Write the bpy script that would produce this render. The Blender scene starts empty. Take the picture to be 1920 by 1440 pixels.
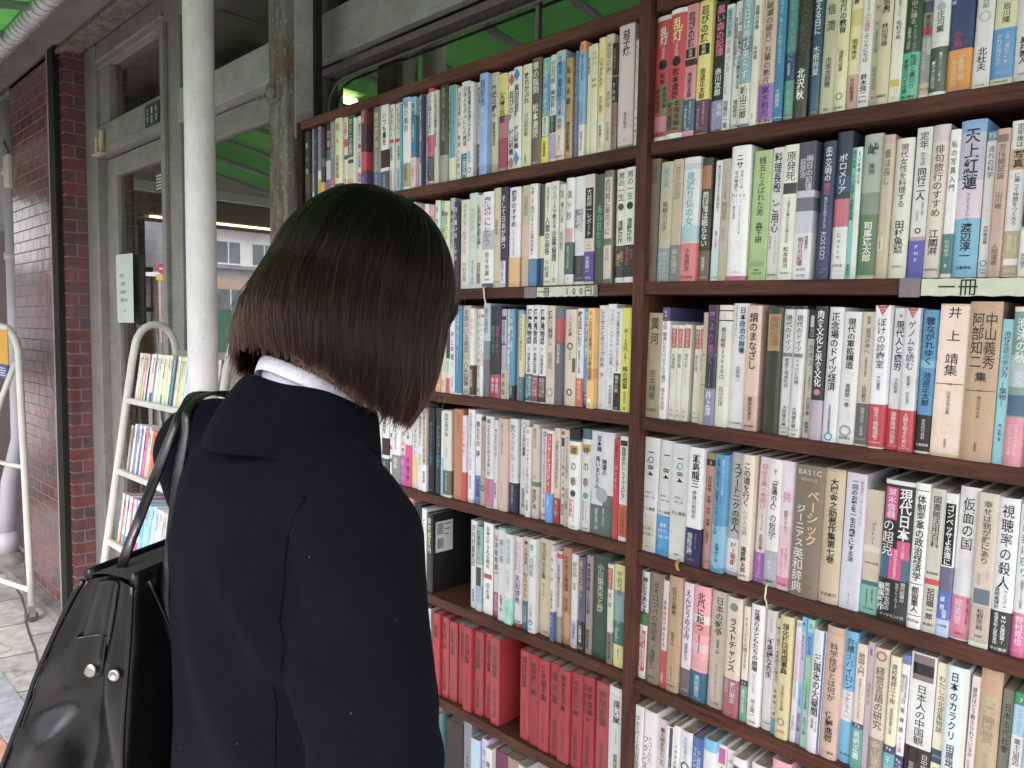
import bpy, bmesh, math, random, re
import numpy as np
from mathutils import Vector, Matrix, noise
R = math.radians
sc = bpy.context.scene
COL = sc.collection
# ------------------------------------------------------------------ camera
YAW, PIT, ROL = R(45.2857), R(4.1415), R(0.8477)
_fw = Vector((-math.cos(YAW)*math.cos(PIT), math.sin(YAW)*math.cos(PIT), -math.sin(PIT)))
_r0 = Vector((math.sin(YAW), math.cos(YAW), 0)); _u0 = _r0.cross(_fw)
_r = math.cos(ROL)*_r0 + math.sin(ROL)*_u0
_u = -math.sin(ROL)*_r0 + math.cos(ROL)*_u0
cam = bpy.data.cameras.new('camera'); co = bpy.data.objects.new('camera', cam); COL.objects.link(co)
M = Matrix((( _r.x, _u.x, -_fw.x, 0), (_r.y, _u.y, -_fw.y, 0), (_r.z, _u.z, -_fw.z, 1.5), (0, 0, 0, 1)))
co.matrix_world = M
cam.sensor_fit = 'HORIZONTAL'; cam.sensor_width = 36; cam.lens = 27.0
cam.clip_start = .05; cam.clip_end = 600
sc.camera = co
# ------------------------------------------------------------------ sky, sun, exposure
SUN_EL, SUN_AZ = R(52), R(130)
w = bpy.data.worlds.new("World"); sc.world = w; w.use_nodes = True
nt = w.node_tree; bg = nt.nodes['Background']
sky = nt.nodes.new('ShaderNodeTexSky'); sky.sky_type = 'NISHITA'; sky.sun_disc = False
sky.sun_elevation = SUN_EL; sky.sun_rotation = SUN_AZ; sky.air_density = 1.0; sky.dust_density = 4.0
hs = nt.nodes.new('ShaderNodeHueSaturation'); hs.inputs['Saturation'].default_value = .30
nt.links.new(sky.outputs[0], hs.inputs['Color']); tn = nt.nodes.new('ShaderNodeMix'); tn.data_type = 'RGBA'; tn.blend_type = 'MULTIPLY'; tn.inputs[0].default_value = 1; tn.inputs[7].default_value = (1.0, .972, .985, 1)
nt.links.new(hs.outputs[0], tn.inputs[6]); nt.links.new(tn.outputs[2], bg.inputs[0]); bg.inputs[1].default_value = .15
sl = bpy.data.lights.new('sun', 'SUN'); sl.energy = 1.5; sl.angle = R(25); sl.color = (1, .955, .93)
so = bpy.data.objects.new('sun', sl); COL.objects.link(so)
so.rotation_euler = (R(90)-SUN_EL, 0, R(180)-SUN_AZ)   # both face the same way: over the right end of the street
sc.view_settings.view_transform = 'Standard'; sc.view_settings.look = 'None'
sc.view_settings.exposure = 1.74; sc.view_settings.gamma = 1
sc.cycles.max_bounces = 7; sc.cycles.diffuse_bounces = 3; sc.cycles.transparent_max_bounces = 12
sc.cycles.use_denoising = True
rnd = random.Random(7)
# ------------------------------------------------------------------ helpers
def s2l(c): return c/12.92 if c <= .04045 else ((c+.055)/1.055)**2.4
_hx = {}
def hx(s, k=1.12):
    if (s, k) not in _hx:
        c = [s2l(int(ch, 16)/15)*k for ch in s]; g = sum(c)/3
        _hx[(s, k)] = tuple(min(.86, g+(v-g)*.77) for v in c) + (1.,)
    return _hx[(s, k)]
def rgb(r, g, b): return (s2l(r/255), s2l(g/255), s2l(b/255), 1)
def tag(o, label=None, cat=None, group=None, kind=None):
    if label: o['label'] = label
    if cat: o['category'] = cat
    if group: o['group'] = group
    if kind: o['kind'] = kind
    return o
def empty(name, loc=(0, 0, 0), rot=(0, 0, 0), label=None, cat=None, group=None):
    o = bpy.data.objects.new(name, None); COL.objects.link(o); o.location = loc; o.rotation_euler = rot
    o.empty_display_size = .05
    return tag(o, label, cat, group)
def wmat(o):
    return (wmat(o.parent) @ o.matrix_parent_inverse @ o.matrix_basis) if o.parent else o.matrix_basis.copy()
class MB:
    def __init__(s): s.v = []; s.f = []; s.m = []; s.c = []
    def add(s, vs, fs, m=0, c=None, X=None):
        n = len(s.v)
        s.v += [tuple(X @ Vector(v)) for v in vs] if X is not None else [tuple(v) for v in vs]
        for f in fs: s.f.append(tuple(i+n for i in f)); s.m.append(m); s.c.append(c)
        return s
    def box(s, a, b, m=0, c=None, X=None):
        x0, y0, z0 = a; x1, y1, z1 = b
        return s.add([(x0,y0,z0),(x1,y0,z0),(x1,y1,z0),(x0,y1,z0),(x0,y0,z1),(x1,y0,z1),(x1,y1,z1),(x0,y1,z1)],
            [(3,2,1,0),(4,5,6,7),(0,1,5,4),(1,2,6,5),(2,3,7,6),(3,0,4,7)], m, c, X)
    def tube(s, pts, rad, n=10, m=0, c=None, cap=True, flat=None):
        pts = [Vector(p) for p in pts]; k = len(pts); vs = []
        up = None
        for i, p in enumerate(pts):
            d = (pts[min(i+1, k-1)]-pts[max(i-1, 0)]).normalized()
            if up is None: up = d.orthogonal().normalized()
            up = (up - d*up.dot(d)).normalized(); sd = d.cross(up)
            r_ = rad[i] if isinstance(rad, (list, tuple)) else rad
            for j in range(n):
                a = 2*math.pi*j/n; vs.append(p + up*math.cos(a)*r_ + sd*math.sin(a)*r_*(flat or 1))
        fs = [(i*n+j, i*n+(j+1) % n, (i+1)*n+(j+1) % n, (i+1)*n+j) for i in range(k-1) for j in range(n)]
        if cap: fs += [tuple(range(n-1, -1, -1)), tuple(range((k-1)*n, k*n))]
        return s.add(vs, fs, m, c)
    def ring(s, rows, m=0, c=None, closed=True, cap=False):
        n = len(rows[0]); vs = [p for r_ in rows for p in r_]
        e = n if closed else n-1
        fs = [(i*n+j, i*n+(j+1) % n, (i+1)*n+(j+1) % n, (i+1)*n+j) for i in range(len(rows)-1) for j in range(e)]
        if cap: fs += [tuple(range(n-1, -1, -1)), tuple(range((len(rows)-1)*n, len(rows)*n))]
        return s.add(vs, fs, m, c)
    def mesh(s, name, mats):
        me = bpy.data.meshes.new(name); me.from_pydata(s.v, [], s.f)
        for m in mats: me.materials.append(m)
        if len(mats) > 1: me.polygons.foreach_set('material_index', s.m)
        if any(c is not None for c in s.c):
            at = me.color_attributes.new('Col', 'FLOAT_COLOR', 'CORNER')
            arr = []
            for f, c in zip(s.f, s.c): arr += list(c or (.8, .8, .8, 1))*len(f)
            at.data.foreach_set('color', arr)
        me.update(); return me
    def obj(s, name, mats, parent=None, smooth=False, bevel=0, label=None):
        if not isinstance(mats, (list, tuple)): mats = [mats]
        o = bpy.data.objects.new(name, s.mesh(name, mats)); COL.objects.link(o)
        if parent: o.parent = parent; o.matrix_parent_inverse = wmat(parent).inverted()
        if smooth: o.data.polygons.foreach_set('use_smooth', [True]*len(o.data.polygons))
        if bevel:
            b = o.modifiers.new('b', 'BEVEL'); b.width = bevel; b.segments = 2; b.limit_method = 'ANGLE'
        if label: o['label'] = label
        return o
# ------------------------------------------------------------------ materials
def newmat(name):
    m = bpy.data.materials.new(name); m.use_nodes = True
    return m, m.node_tree.nodes, m.node_tree.links, m.node_tree.nodes['Principled BSDF']
def mixn(N, mode='MIX', fac=None):
    n = N.new('ShaderNodeMix'); n.data_type = 'RGBA'; n.blend_type = mode
    if fac is not None: n.inputs[0].default_value = fac
    return n
def ramp(N, stops):
    r_ = N.new('ShaderNodeValToRGB'); e = r_.color_ramp.elements
    while len(e) < len(stops): e.new(.5)
    for el, (p, c) in zip(e, stops): el.position = p; el.color = c if len(c) == 4 else (*c, 1)
    return r_
def coords(N, L, kind='Object', scale=(1, 1, 1), rot=(0, 0, 0)):
    t = N.new('ShaderNodeTexCoord'); mp = N.new('ShaderNodeMapping'); mp.inputs['Scale'].default_value = scale
    mp.inputs['Rotation'].default_value = rot
    L.new(t.outputs[kind], mp.inputs[0]); return mp.outputs[0]
def noisen(N, L, vec, scale, detail=4, rough=.55):
    n = N.new('ShaderNodeTexNoise'); n.inputs['Scale'].default_value = scale; n.inputs['Detail'].default_value = detail
    n.inputs['Roughness'].default_value = rough
    if vec is not None: L.new(vec, n.inputs['Vector'])
    return n
def bumpn(N, L, b, h, strength, dist=.01):
    n = N.new('ShaderNodeBump'); n.inputs['Strength'].default_value = strength; n.inputs['Distance'].default_value = dist
    L.new(h, n.inputs['Height']); L.new(n.outputs[0], b.inputs['Normal']); return n
def simple(name, col, rough=.5, metal=0, var=.25, scale=8, bump=0, bscale=60, spec=.5, stretch=(1, 1, 1), coat=0):
    m, N, L, b = newmat(name)
    v = coords(N, L, 'Object', stretch)
    n = noisen(N, L, v, scale, 6)
    lo = tuple(c*(1-var) for c in col[:3]); hi = tuple(min(.95, c*(1+var)) for c in col[:3])
    r_ = ramp(N, [(.3, lo), (.7, hi)]); L.new(n.outputs[0], r_.inputs[0]); L.new(r_.outputs[0], b.inputs['Base Color'])
    b.inputs['Roughness'].default_value = rough; b.inputs['Metallic'].default_value = metal
    b.inputs['Specular IOR Level'].default_value = spec
    if coat: b.inputs['Coat Weight'].default_value = coat
    if bump:
        n2 = noisen(N, L, v, bscale, 5); bumpn(N, L, b, n2.outputs[0], bump, .004)
    return m
def paper_mat(name, rough, coat=0):
    m, N, L, b = newmat(name)
    a = N.new('ShaderNodeAttribute'); a.attribute_name = 'Col'
    oi = N.new('ShaderNodeObjectInfo')
    t = N.new('ShaderNodeTexCoord'); vm = N.new('ShaderNodeVectorMath'); vm.operation = 'ADD'
    sc_ = N.new('ShaderNodeVectorMath'); sc_.operation = 'SCALE'; sc_.inputs['Scale'].default_value = 31.
    cb = N.new('ShaderNodeCombineXYZ'); L.new(oi.outputs['Random'], cb.inputs[0]); L.new(oi.outputs['Random'], cb.inputs[2])
    L.new(cb.outputs[0], sc_.inputs[0]); L.new(t.outputs['Object'], vm.inputs[0]); L.new(sc_.outputs[0], vm.inputs[1])
    n = noisen(N, L, vm.outputs[0], 26, 6, .6)
    r_ = ramp(N, [(.25, (.86, .84, .80)), (.5, (.99, .985, .98)), (.75, (1.04, 1.04, 1.04))]); L.new(n.outputs[0], r_.inputs[0])
    mx = mixn(N, 'MULTIPLY', 1); L.new(a.outputs['Color'], mx.inputs[6]); L.new(r_.outputs[0], mx.inputs[7])
    # fine grime
    n2 = noisen(N, L, vm.outputs[0], 260, 3, .7)
    r2 = ramp(N, [(.32, (.82, .80, .76)), (.46, (1, 1, 1))]); L.new(n2.outputs[0], r2.inputs[0])
    m2 = mixn(N, 'MULTIPLY', .55); L.new(mx.outputs[2], m2.inputs[6]); L.new(r2.outputs[0], m2.inputs[7])
    h = N.new('ShaderNodeHueSaturation'); L.new(m2.outputs[2], h.inputs['Color'])
    mr = N.new('ShaderNodeMapRange'); mr.inputs[3].default_value = .88; mr.inputs[4].default_value = 1.07
    L.new(oi.outputs['Random'], mr.inputs[0]); L.new(mr.outputs[0], h.inputs['Value'])
    L.new(h.outputs[0], b.inputs['Base Color'])
    rr = N.new('ShaderNodeMapRange'); rr.inputs[3].default_value = rough-.12; rr.inputs[4].default_value = rough+.18
    L.new(n.outputs[0], rr.inputs[0]); L.new(rr.outputs[0], b.inputs['Roughness'])
    if coat: b.inputs['Coat Weight'].default_value = coat; b.inputs['Coat Roughness'].default_value = .12
    bumpn(N, L, b, n.outputs[0], .25, .004)
    return m
PAPER = paper_mat('book_paper', .5); GLOSSY = paper_mat('book_jacket', .3, .35)
def pages_mat():
    m, N, L, b = newmat('page_edges')
    v = coords(N, L, 'Object', (1, .02, .02)); n = noisen(N, L, v, 2600, 2, .5)
    r_ = ramp(N, [(.3, (.33, .31, .25)), (.7, (.62, .60, .51))]); L.new(n.outputs[0], r_.inputs[0])
    v2 = coords(N, L, 'Object'); n2 = noisen(N, L, v2, 30, 4)
    r2 = ramp(N, [(.3, (.72, .66, .5)), (.7, (1, 1, 1))]); L.new(n2.outputs[0], r2.inputs[0])
    mx = mixn(N, 'MULTIPLY', 1); L.new(r_.outputs[0], mx.inputs[6]); L.new(r2.outputs[0], mx.inputs[7])
    L.new(mx.outputs[2], b.inputs['Base Color']); b.inputs['Roughness'].default_value = .85
    bumpn(N, L, b, n.outputs[0], .4, .001)
    return m
PAGES = pages_mat()
def wood_mat(name, lo, hi, axis=(1, 14, 14), rough=.5):
    m, N, L, b = newmat(name)
    v = coords(N, L, 'Object', axis)
    n = noisen(N, L, v, 9, 8, .65); n.inputs['Distortion'].default_value = .6
    r_ = ramp(N, [(.25, lo), (.5, tuple((a+c)/2 for a, c in zip(lo, hi))), (.75, hi)]); L.new(n.outputs[0], r_.inputs[0])
    v2 = coords(N, L, 'Object'); n2 = noisen(N, L, v2, 5, 5)
    r2 = ramp(N, [(.3, (.6, .6, .6)), (.7, (1.25, 1.2, 1.15))]); L.new(n2.outputs[0], r2.inputs[0])
    mx = mixn(N, 'MULTIPLY', 1); L.new(r_.outputs[0], mx.inputs[6]); L.new(r2.outputs[0], mx.inputs[7])
    # light scratches and worn flecks
    v3 = coords(N, L, 'Object', tuple(a*.6 for a in axis)); n3 = noisen(N, L, v3, 60, 3, .8)
    r3 = ramp(N, [(.70, (0, 0, 0)), (.74, (1, 1, 1))]); L.new(n3.outputs[0], r3.inputs[0])
    m3 = mixn(N, 'MIX'); L.new(r3.outputs[0], m3.inputs[0]); L.new(mx.outputs[2], m3.inputs[6]); m3.inputs[7].default_value = (.16, .09, .055, 1)
    L.new(m3.outputs[2], b.inputs['Base Color']); b.inputs['Roughness'].default_value = rough; b.inputs['Specular IOR Level'].default_value = .3
    bumpn(N, L, b, n.outputs[0], .5, .003)
    return m
WOOD = wood_mat('dark_stained_wood', (.036, .013, .008), (.155, .060, .040), (1, 14, 14), .62)
WOODV = wood_mat('dark_stained_upright', (.036, .013, .008), (.155, .060, .040), (14, 14, 1), .62)
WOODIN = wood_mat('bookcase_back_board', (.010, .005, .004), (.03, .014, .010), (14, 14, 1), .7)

# ------------------------------------------------------------------ glyphs
TXT = """
#L1
-1850.5 20.7 199 333*;T .1 .6 ccc 黒い雨;B .55 .8 543
-1829.6 14.0 205 999*;B .8 1 ccd
-1815.4 15.2 203 335*;T .1 .5 889 夜の声
-1800.0 8.5 195 998*;
-1791.3 15.0 203 779*;B .55 .66 ccd;S .66 .97 9b4
-1776.1 14.8 200 434*;B .4 .5 765;S .7 1 e93
-1761.1 25.1 206 433;T .08 .3 ecc 忍者;B .32 .45 568;B .45 .68 ccd;S .68 1 57a
-1735.8 28.8 213 888;T .06 .46 ddd 内なる声の人;S .7 1 c56;T .73 .98 ecc ベストセラー
-1705.8 32.4 212 dda;T .08 .17 876 寂;T .25 .32 765 人;T .45 .72 877 岩本常雄;S .78 1 343;T .81 .96 bbb 待望の
-1672.6 19.1 206 dcc*;T .06 .2 c33 炎都;B .26 .35 c46;B .45 .5 557;S .7 1 ddd;T .72 .98 333 直木賞受賞作
-1653.3 32.5 210 263;T .06 .48 cdc おとこの秘図;B .5 .75 cda;P .53 .57 444;S .75 1 e93
-1620.6 5.9 196 dde*;
-1614.5 23.3 198 dde;T .09 .3 333 運命まる;D .36 c45;T .42 .62 334 人生道場;B .7 .9 dcd;T .68 .8 c57 開運
-1590.4 21.6 216 834;T .05 .18 ecd 山口瞳;B .2 .5 534;B .5 .7 c35;S .74 1 548;T .77 .97 a9c 酔いどれ紀行
-1553.0 32.5 209 777;T .07 .46 dd6 男の大往生;T .48 .72 cdd 永井龍男の随筆;S .74 1 258;T .76 .94 bcd 菊池寛賞
-1518.0 29.9 206 ddd;T .08 .45 444 いつも書を;B .55 .6 a8b;B .5 .7 422;S .74 1 456;T .77 .95 bcd 女性作家の
-1487.1 17.9 208 ddc;B 0 .03 335;T .06 .38 333 いのちに1;P .41 .45 c43;T .49 .65 665 永井路子;S .73 1 dcc;T .75 .95 876 吉川英治文学賞
-1467.1 31.7 206 ddc;B 0 .03 346;T .06 .38 333 いのちに1;P .41 .45 c43;T .49 .65 665 永井路子;S .73 1 bcd;T .75 .95 446 女流文学賞受賞
-1434.7 6.0 194 5ac*;
-1427.0 29.4 203 eef;B 0 .05 7be;T .04 .38 359 恨の楽市;S .71 .97 a97;T .73 .9 543 立原正秋
-1396.6 16.7 200 8bc;T .06 .22 333 冬虹;B .2 .66 37a;T .3 .5 bde 舟橋聖一;S .66 1 dcc;T .69 .93 d99 愛と情熱の
-1379.3 18.3 203 ddc;T .05 .4 443 春のつむぎ;T .5 .73 554 瀬戸内寂聴
-1360.4 5.0 200 447*;
-1355.2 15.9 200 bcd;T .05 .52 346 にぎやかな天使;T .72 .9 446 津島佑子
-1339.0 20.0 206 eee;S .48 .7 d47;T .06 .46 544 十人と昼りる人形に;T .5 .66 b36 中山千夏;B 0 .04 d37;B .7 .96 433;T .72 .9 bbb サスペンス;B .97 1 d37
-1317.5 14.7 199 ccb;T .04 .4 376 ソロモンの秘匿;T .42 .6 555 河盛好蔵対談集
-1302.1 25.8 212 443;T .05 .58 998 安部公房・内なる辺境;S .72 1 998
-1274.4 23.5 200 ddd;S@.6 0 .75 5ab;B .75 1 ddb;T@.25 .06 .5 587 玉造の秘密
-1250.8 14.0 193 ddd;T .06 .3 444 不安な青春;T .32 .42 c45 一冊;T .5 .95 444 教育への問い
-1235.7 26.8 200 eef;T .05 .66 222 日本人をダメにした教育;S .73 1 278;T .75 .98 dee 二宮文門
-1208.2 19.8 191 eee;T .04 .62 445 財政再建は先送りできない;T .72 .85 5ac 宮崎勇;O .92 999 .3
-1187.1 15.4 191 eef;T .05 .45 555 私は企業が滅びたに;T .47 .6 c56 日本経済;S .65 1 334;T .68 .9 ddd 橋本久義
-1171.4 22.9 201 8ae;T .06 .32 234 屈折光;T .33 .52 bdf 備水誠;B .9 1 79d
-1147.9 21.3 200 cca;T .12 .38 543 落穂の籠;T .4 .72 654 詩・随筆集増田夫;B .9 1 ba8
-1124.4 25.5 192 ed8;T .18 .5 333 女帝伝説;B .42 1 b78;B .65 .95 a45;T .52 .65 c95 日本古代;L .97 .99 ddd 光文社
-1098.2 21.6 192 ddd;G .02 .15 c63;T .2 .5 333 忍びの陣;T .58 .84 333 村山知義;G .85 .98 c63
-1076.0 21.1 193 ddd;G .01 .14 38c;T .17 .48 333 真田忍者群;T .57 .8 333 村山知義;G .82 .97 38c
-1054.3 24.5 193 ddb;T .08 .38 222 敗れかぶれ;T .47 .7 443 川口松太郎;T .87 .96 665 文藝春秋
-1029.5 25.2 199 654;T .04 .33 eed 草の陰刻;T .42 .74 eed 松本清張;L .96 .98 ccc 講談社
-1003.7 18.1 194 6ba;B .15 .5 49c;T .05 .52 ded 千石弓枝 狐の嫁入り;P .55 .73 ded;T .56 .72 333 御宿かわせみ;S .74 1 ed4;T .77 .93 333 人情捕物帳
-984.1 17.7 195 dde;T .05 .54 334 平岩弓枝 幽霊殺し;P .56 .72 444;T .57 .71 ddd 御宿かわせみ;S .73 .96 a9c;T .74 .93 cbe 江戸情緒が
-964.9 21.7 197 9bc;B .1 .45 59c;B .45 .7 8ac;T .05 .58 346 平岩弓枝 酸漿は殺しの口笛;P .6 .72 ccc;T .61 .71 333 御宿;S .72 1 dcb;T .77 .9 a77 御宿かわせみ;L .95 .97 a55 文藝春秋
-942.4 16.2 180 b95;T .07 .48 433 弘法大師;T .63 .92 443 渡辺照宏著
-925.4 7.8 190 58b;T .1 .7 abd 図解入門の本
-917.0 8.9 198 e9a;B 0 .1 b7c;B .1 .48 eee;T .12 .45 334 まるわかるばかり;L .03 .05 fff 1;B .49 .75 c7c;T .78 .95 334 キッズ図鑑
-907.5 12.1 200 7be;B 0 .09 e96;L .03 .07 222 3;T .11 .34 225 ほくのきもち;B .72 1 eed;T .5 .7 d66 こころの本;T .78 .95 334 竹内さち子
-894.9 8.1 190 dda;T .1 .25 444 季刊雑誌
-886.2 7.5 192 ddb;T .06 .2 444 サライ;T .3 .4 777 特集
-878.2 8.0 191 ddb;T .06 .2 444 サライ;T .3 .4 777 特集
-869.6 14.8 198 ed8;B .68 1 ddb;T .17 .42 877 ハラダチルド;T .5 .65 877 吉村萬壱;T .75 .95 777 新潮書下ろし
-854.7 17.2 199 dcb;T .07 .34 a98 愚者の夜;T .48 .62 ba9 青野聡;T .74 .9 998 芥川賞受賞
-837.3 11.3 181 865;B 0 .55 222;T .05 .25 a87 永田守子;B .3 .31 b87;T .36 .54 ddc すみ火;T .65 .95 321 一すのく
-825.5 31.9 207 dcc;T .04 .25 222 益子焼;T .7 .84 777 清水裕子;L .92 .93 665 平凡社;B .97 1 888
-793.1 6.3 179 ddc;T .06 .5 a55 賢い人はシンプルにこのサイン;T .55 .65 8a9 生活術;B 0 .02 ca6;T .7 .93 333 中山庸子
-786.6 8.0 178 ddd;B 0 .07 c66;T .1 .46 333 忘れない生き方;S .56 1 5a3;T .6 .75 cec 斎藤茂太
#L2
-1349.0 13.5 189 dcd*;T .1 .6 777 家の光
-1335.3 14.8 186 d9a*;T .1 .7 a67 母のいる海
-1319.5 17.1 194 cdc*;T .06 .15 777 ス;T .2 .35 776 ガス
-1301.7 17.2 191 9ba*;T .05 .6 576 青い時
-1282.9 17.6 188 dda;T .12 .5 444 朝日クロニクル
-1265.1 14.6 193 9ab;T .13 .5 445 物語ライル;B .55 1 bbb
-1249.9 14.9 183 434;T .05 .42 eee 白く重い血;T .47 .68 ccc 佐野洋
-1234.3 25.6 186 ddc;T .05 .5 777 バイオニア・ロマン;T .52 .6 9ad 戦略;T .7 .92 888 中村正則
-1208.5 25.8 197 cdc;T .15 .4 9bb 七月の海;O .47 9ce .3;B .68 1 cdd;T .7 .95 899 愛と家族の物語
-1180.7 19.3 189 ddc;P@.3 .1 .57 ac9;T@.3 .12 .5 9b9 日本世紀;T .13 .53 443 永続敗戦論;T .72 .95 554 白井聡著
-1161.2 33.2 193 dde;B .4 .6 aab;T .05 .57 96a 廃墟に乞う;T .62 .88 444 佐々木譲;L .9 .92 777 文藝春秋;B .95 1 447
-1126.6 20.9 197 cb9;T .32 .47 887 昭和断章;L .93 .95 776 中央公論
-1105.6 21.6 196 335;T .08 .62 eee そして日本が勝つ;S@.4 .73 1 dde;T@.4 .74 .94 333 日下公人;L .96 .98 446 PHP
-1083.7 30.4 193 dde;T .03 .4 333 親学のすすめ;T .43 .69 b77 胎児・乳幼児期の心の教育;S .7 1 eb7;L .97 .985 754 モラロジー
-1053.1 5.0 184 dcc*;T .05 .3 333 哀しい予感;S .75 1 955
-1047.9 19.2 193 ba8;B .4 .7 ca9;T .1 .3 987 古武術
-1027.6 21.0 193 eee;T .03 .1 333 今度;T .11 .2 d57 こそ;T .21 .7 333 のパーティーに出かける?;S .73 1 37a;T .76 .96 8bd 阿部牧郎の長篇
-1006.4 15.4 189 222;B .5 .72 dda;B .72 1 246
-990.9 19.6 191 ddc;T .04 .28 665 安岡正篤先生から;T .33 .7 333 人間の品格;T .75 .92 554 下村澄;L .95 .97 443 大和出版
-970.0 19.4 191 ddc;T .04 .45 333 ハーバードで教える;T .47 .77 222 企業倫理;T .79 .93 444 ロバート・サイモンズ;O .95 222 .2
-949.8 13.2 184 ccb;T .06 .14 554 松本;T .18 .38 644 優しい恋;T .47 .65 555 長谷川哲作
-936.4 19.3 193 dde;T .11 .4 333 須下抄;P .47 .6 d9a;S .6 .9 355;T .63 .85 acb 遠藤浩之助歌集;B .9 1 ddd;L .93 .95 666 均
-916.9 24.3 194 dde;T@.68 .3 .52 445 色彩を持たない;T@.4 .3 .5 445 多崎つくると;T@.15 .3 .48 667 巡礼の年;S .73 .97 334;T .75 .9 888 村上春樹;L .93 .95 999 文藝春秋
-892.2 21.5 194 dcb;P .12 .58 222;T .13 .56 eed 大前研一レポート;L .61 .62 777 THE;L .635 .65 777 OHMAE;L .665 .68 777 REPORT;S .7 .975 549;T@.4 .74 .9 ddf 大前研一;L .93 .95 dcf 講談社
-868.3 19.8 191 454;T .28 .67 4b9 あの日たち;T .15 .25 576 青春小説
-847.8 19.9 195 665;P .06 .6 dcb;T .07 .57 432 此何処に星の下に;P .66 .96 dcb;T .68 .8 a98 高見順
-826.3 23.0 195 ddc;T .03 .28 222 男の一生;D .33 333;T .45 .65 554 遠藤周作;S .67 .95 333;T@.7 .72 .82 ca4 信長の;T@.4 .74 .85 ca4 妻と;T@.15 .68 .85 ca4 愛した武将;B .95 1 ddd
-802.3 25.0 194 ddc;T .03 .28 222 男の一生;D .33 333;T .44 .65 665 遠藤周作;S .67 .95 333;T@.7 .71 .8 c55 秀吉の;T@.35 .69 .85 c55 天下人に;B .95 1 ddd
#L3
-1318.1 26.1 182 e86*;B .906 1.000 ea8
-1291.8 15.5 182 bca*;B .748 1.000 dcb;T .843 .937 998 日々
-1271.7 13.9 182 335*;S .823 1.000 d56;B .589 .823 eee;T .621 .747 555 心のなか
-1257.6 17.4 182 ddd;T .264 .613 877 海と平原;O .651 7bd .2;T .806 .923 887 中央文庫
-1240.0 21.3 188 38b;T .06 .45 cde 大石良雄と陰の五王;T .5 .75 bde 忠臣蔵を支えた人々;L .96 .97 ade 扶桑社;B .985 1 eee
-1218.1 25.2 188 ab9;P .03 .54 dcb;T .04 .53 333 家族のいる風景;P .61 .92 dcb;T .62 .9 333 八木義徳;L .95 .965 443 新潮社
-1192.7 11.9 182 eee;T .1 .33 bbb 緑雲夜;S .65 .99 544;T .7 .9 ddd 野坂昭如著
-1180.2 12.3 181 ddc;T .05 .8 999 歴史の中の人物評伝;O .93 555 .25
-1167.1 9.0 181 dde*;B .06 .1 d86;T .1 .5 a54 二度目の人生王;B .5 .65 dba
-1157.9 19.3 192 abc;B .4 .6 688;B .6 1 667;T .05 .32 567 逃亡将校
-1138.0 15.9 186 333;T .21 .53 4a8 別のくのう;S .75 1 c34;T .78 .95 fcc 津本陽
-1120.8 15.4 186 334;T .21 .53 c57 別のくのう;S .74 1 b48;T .78 .95 fcd 津本陽
-1104.9 14.9 180 aab;P .08 .4 336;P .12 .38 ccd;T .13 .38 333 英語起承の語;S .68 1 cb9;T .7 .97 655 英会話
-1089.4 9.5 180 ddd*;B 0 .2 acb;T .25 .55 665 学生時代;T .6 .95 555 はたらく人たちへ
-1079.8 14.6 180 49c;T .02 .32 eff 日本橋川;T .34 .48 def の秘密;S .8 1 334;B .8 .84 49c;T .84 .97 eee 小堺昭三
-1064.9 15.2 178 a98;
-1049.0 11.1 176 cc9;B 0 .04 5ab;T .05 .55 443 サリドマイド禍の人びと;S .73 1 478;T .76 .92 8bc 今こそ
-1037.1 20.7 187 dde;T .04 .4 222 播磨灘物語;T .43 .47 777 上;T .49 .7 333 司馬遼太郎;S .71 .99 467;T@.68 .73 .94 cdd 黒田官兵衛;T@.3 .74 .96 cdd 乱世の知略
-1015.9 17.1 187 dde;T .04 .4 222 播磨灘物語;T .43 .47 777 中;T .49 .7 333 司馬遼太郎;S .72 .99 934;T@.68 .74 .94 ecc 稀代の軍師;T@.3 .74 .94 ecc 半数の謀計
-997.1 18.8 186 dde;T .04 .4 222 播磨灘物語;T .43 .47 777 下;T .5 .7 333 司馬遼太郎;S .72 .99 534;T@.68 .74 .94 dcc 自在の策士;T@.3 .74 .94 dcc 運命の歌
-977.5 21.6 185 dcb;T .05 .4 887 暖簾に腕押し;T .47 .64 998 松原正;O .88 ba9 .4
-955.1 16.0 179 667;B 0 .09 678;B .09 .34 b45;T .1 .33 d67 銀座旋律;T .36 .57 eee 石沢英太郎
-938.3 27.1 178 dcb;T .05 .28 776 こころの詩;T .4 .53 998 東山魁夷;O .38 333 .25;B@.85 .5 .65 574;O .86 543 .25
-911.0 16.4 180 eee;T .03 .4 333 敵は我に在り;T .42 .66 556 危機管理としての情報;S .71 1 d64;T .73 .93 fdb 野村克也
-892.7 15.1 180 49c;T .03 .31 eff 日本橋川;T .33 .5 def の秘密;S .81 1 334;B .81 .84 49c;T .83 .97 eee 小堺昭三
-876.8 14.4 180 eb6;D .05 ca4;T .1 .72 645 こだわり若者マンガ家の伝記;B .6 .7 d95;D .92 eee;L .96 .97 854 宝島社
-861.3 21.1 185 dde;T .04 .7 576 レクサスとオリーブの木 下;L .96 .97 666 草思社
-839.0 18.4 187 dde;T .04 .58 445 ハイパー・リアリティの世界;T .6 .7 9bd 情報革命;T .76 .95 777 今田高俊著;L .96 .97 555 有斐閣
-819.9 14.5 179 dde;T .03 .36 445 中小企業が滅びれば;T .37 .48 d67 日本経済;T .49 .61 445 も滅びる;S .63 .99 222;T .65 .82 ccc 橋本久義;L .96 .98 ccc PHP
-804.8 23.2 180 dd3;T .2 .42 333 月10万円;T .43 .55 443 を稼ぐ!;T .56 .78 333 株の授業;T .8 .92 776 安田昌治;L .95 .975 554 廣
#L4
-1484.8 15.2 181 eef*;T .3 .8 777 資料集
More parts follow.
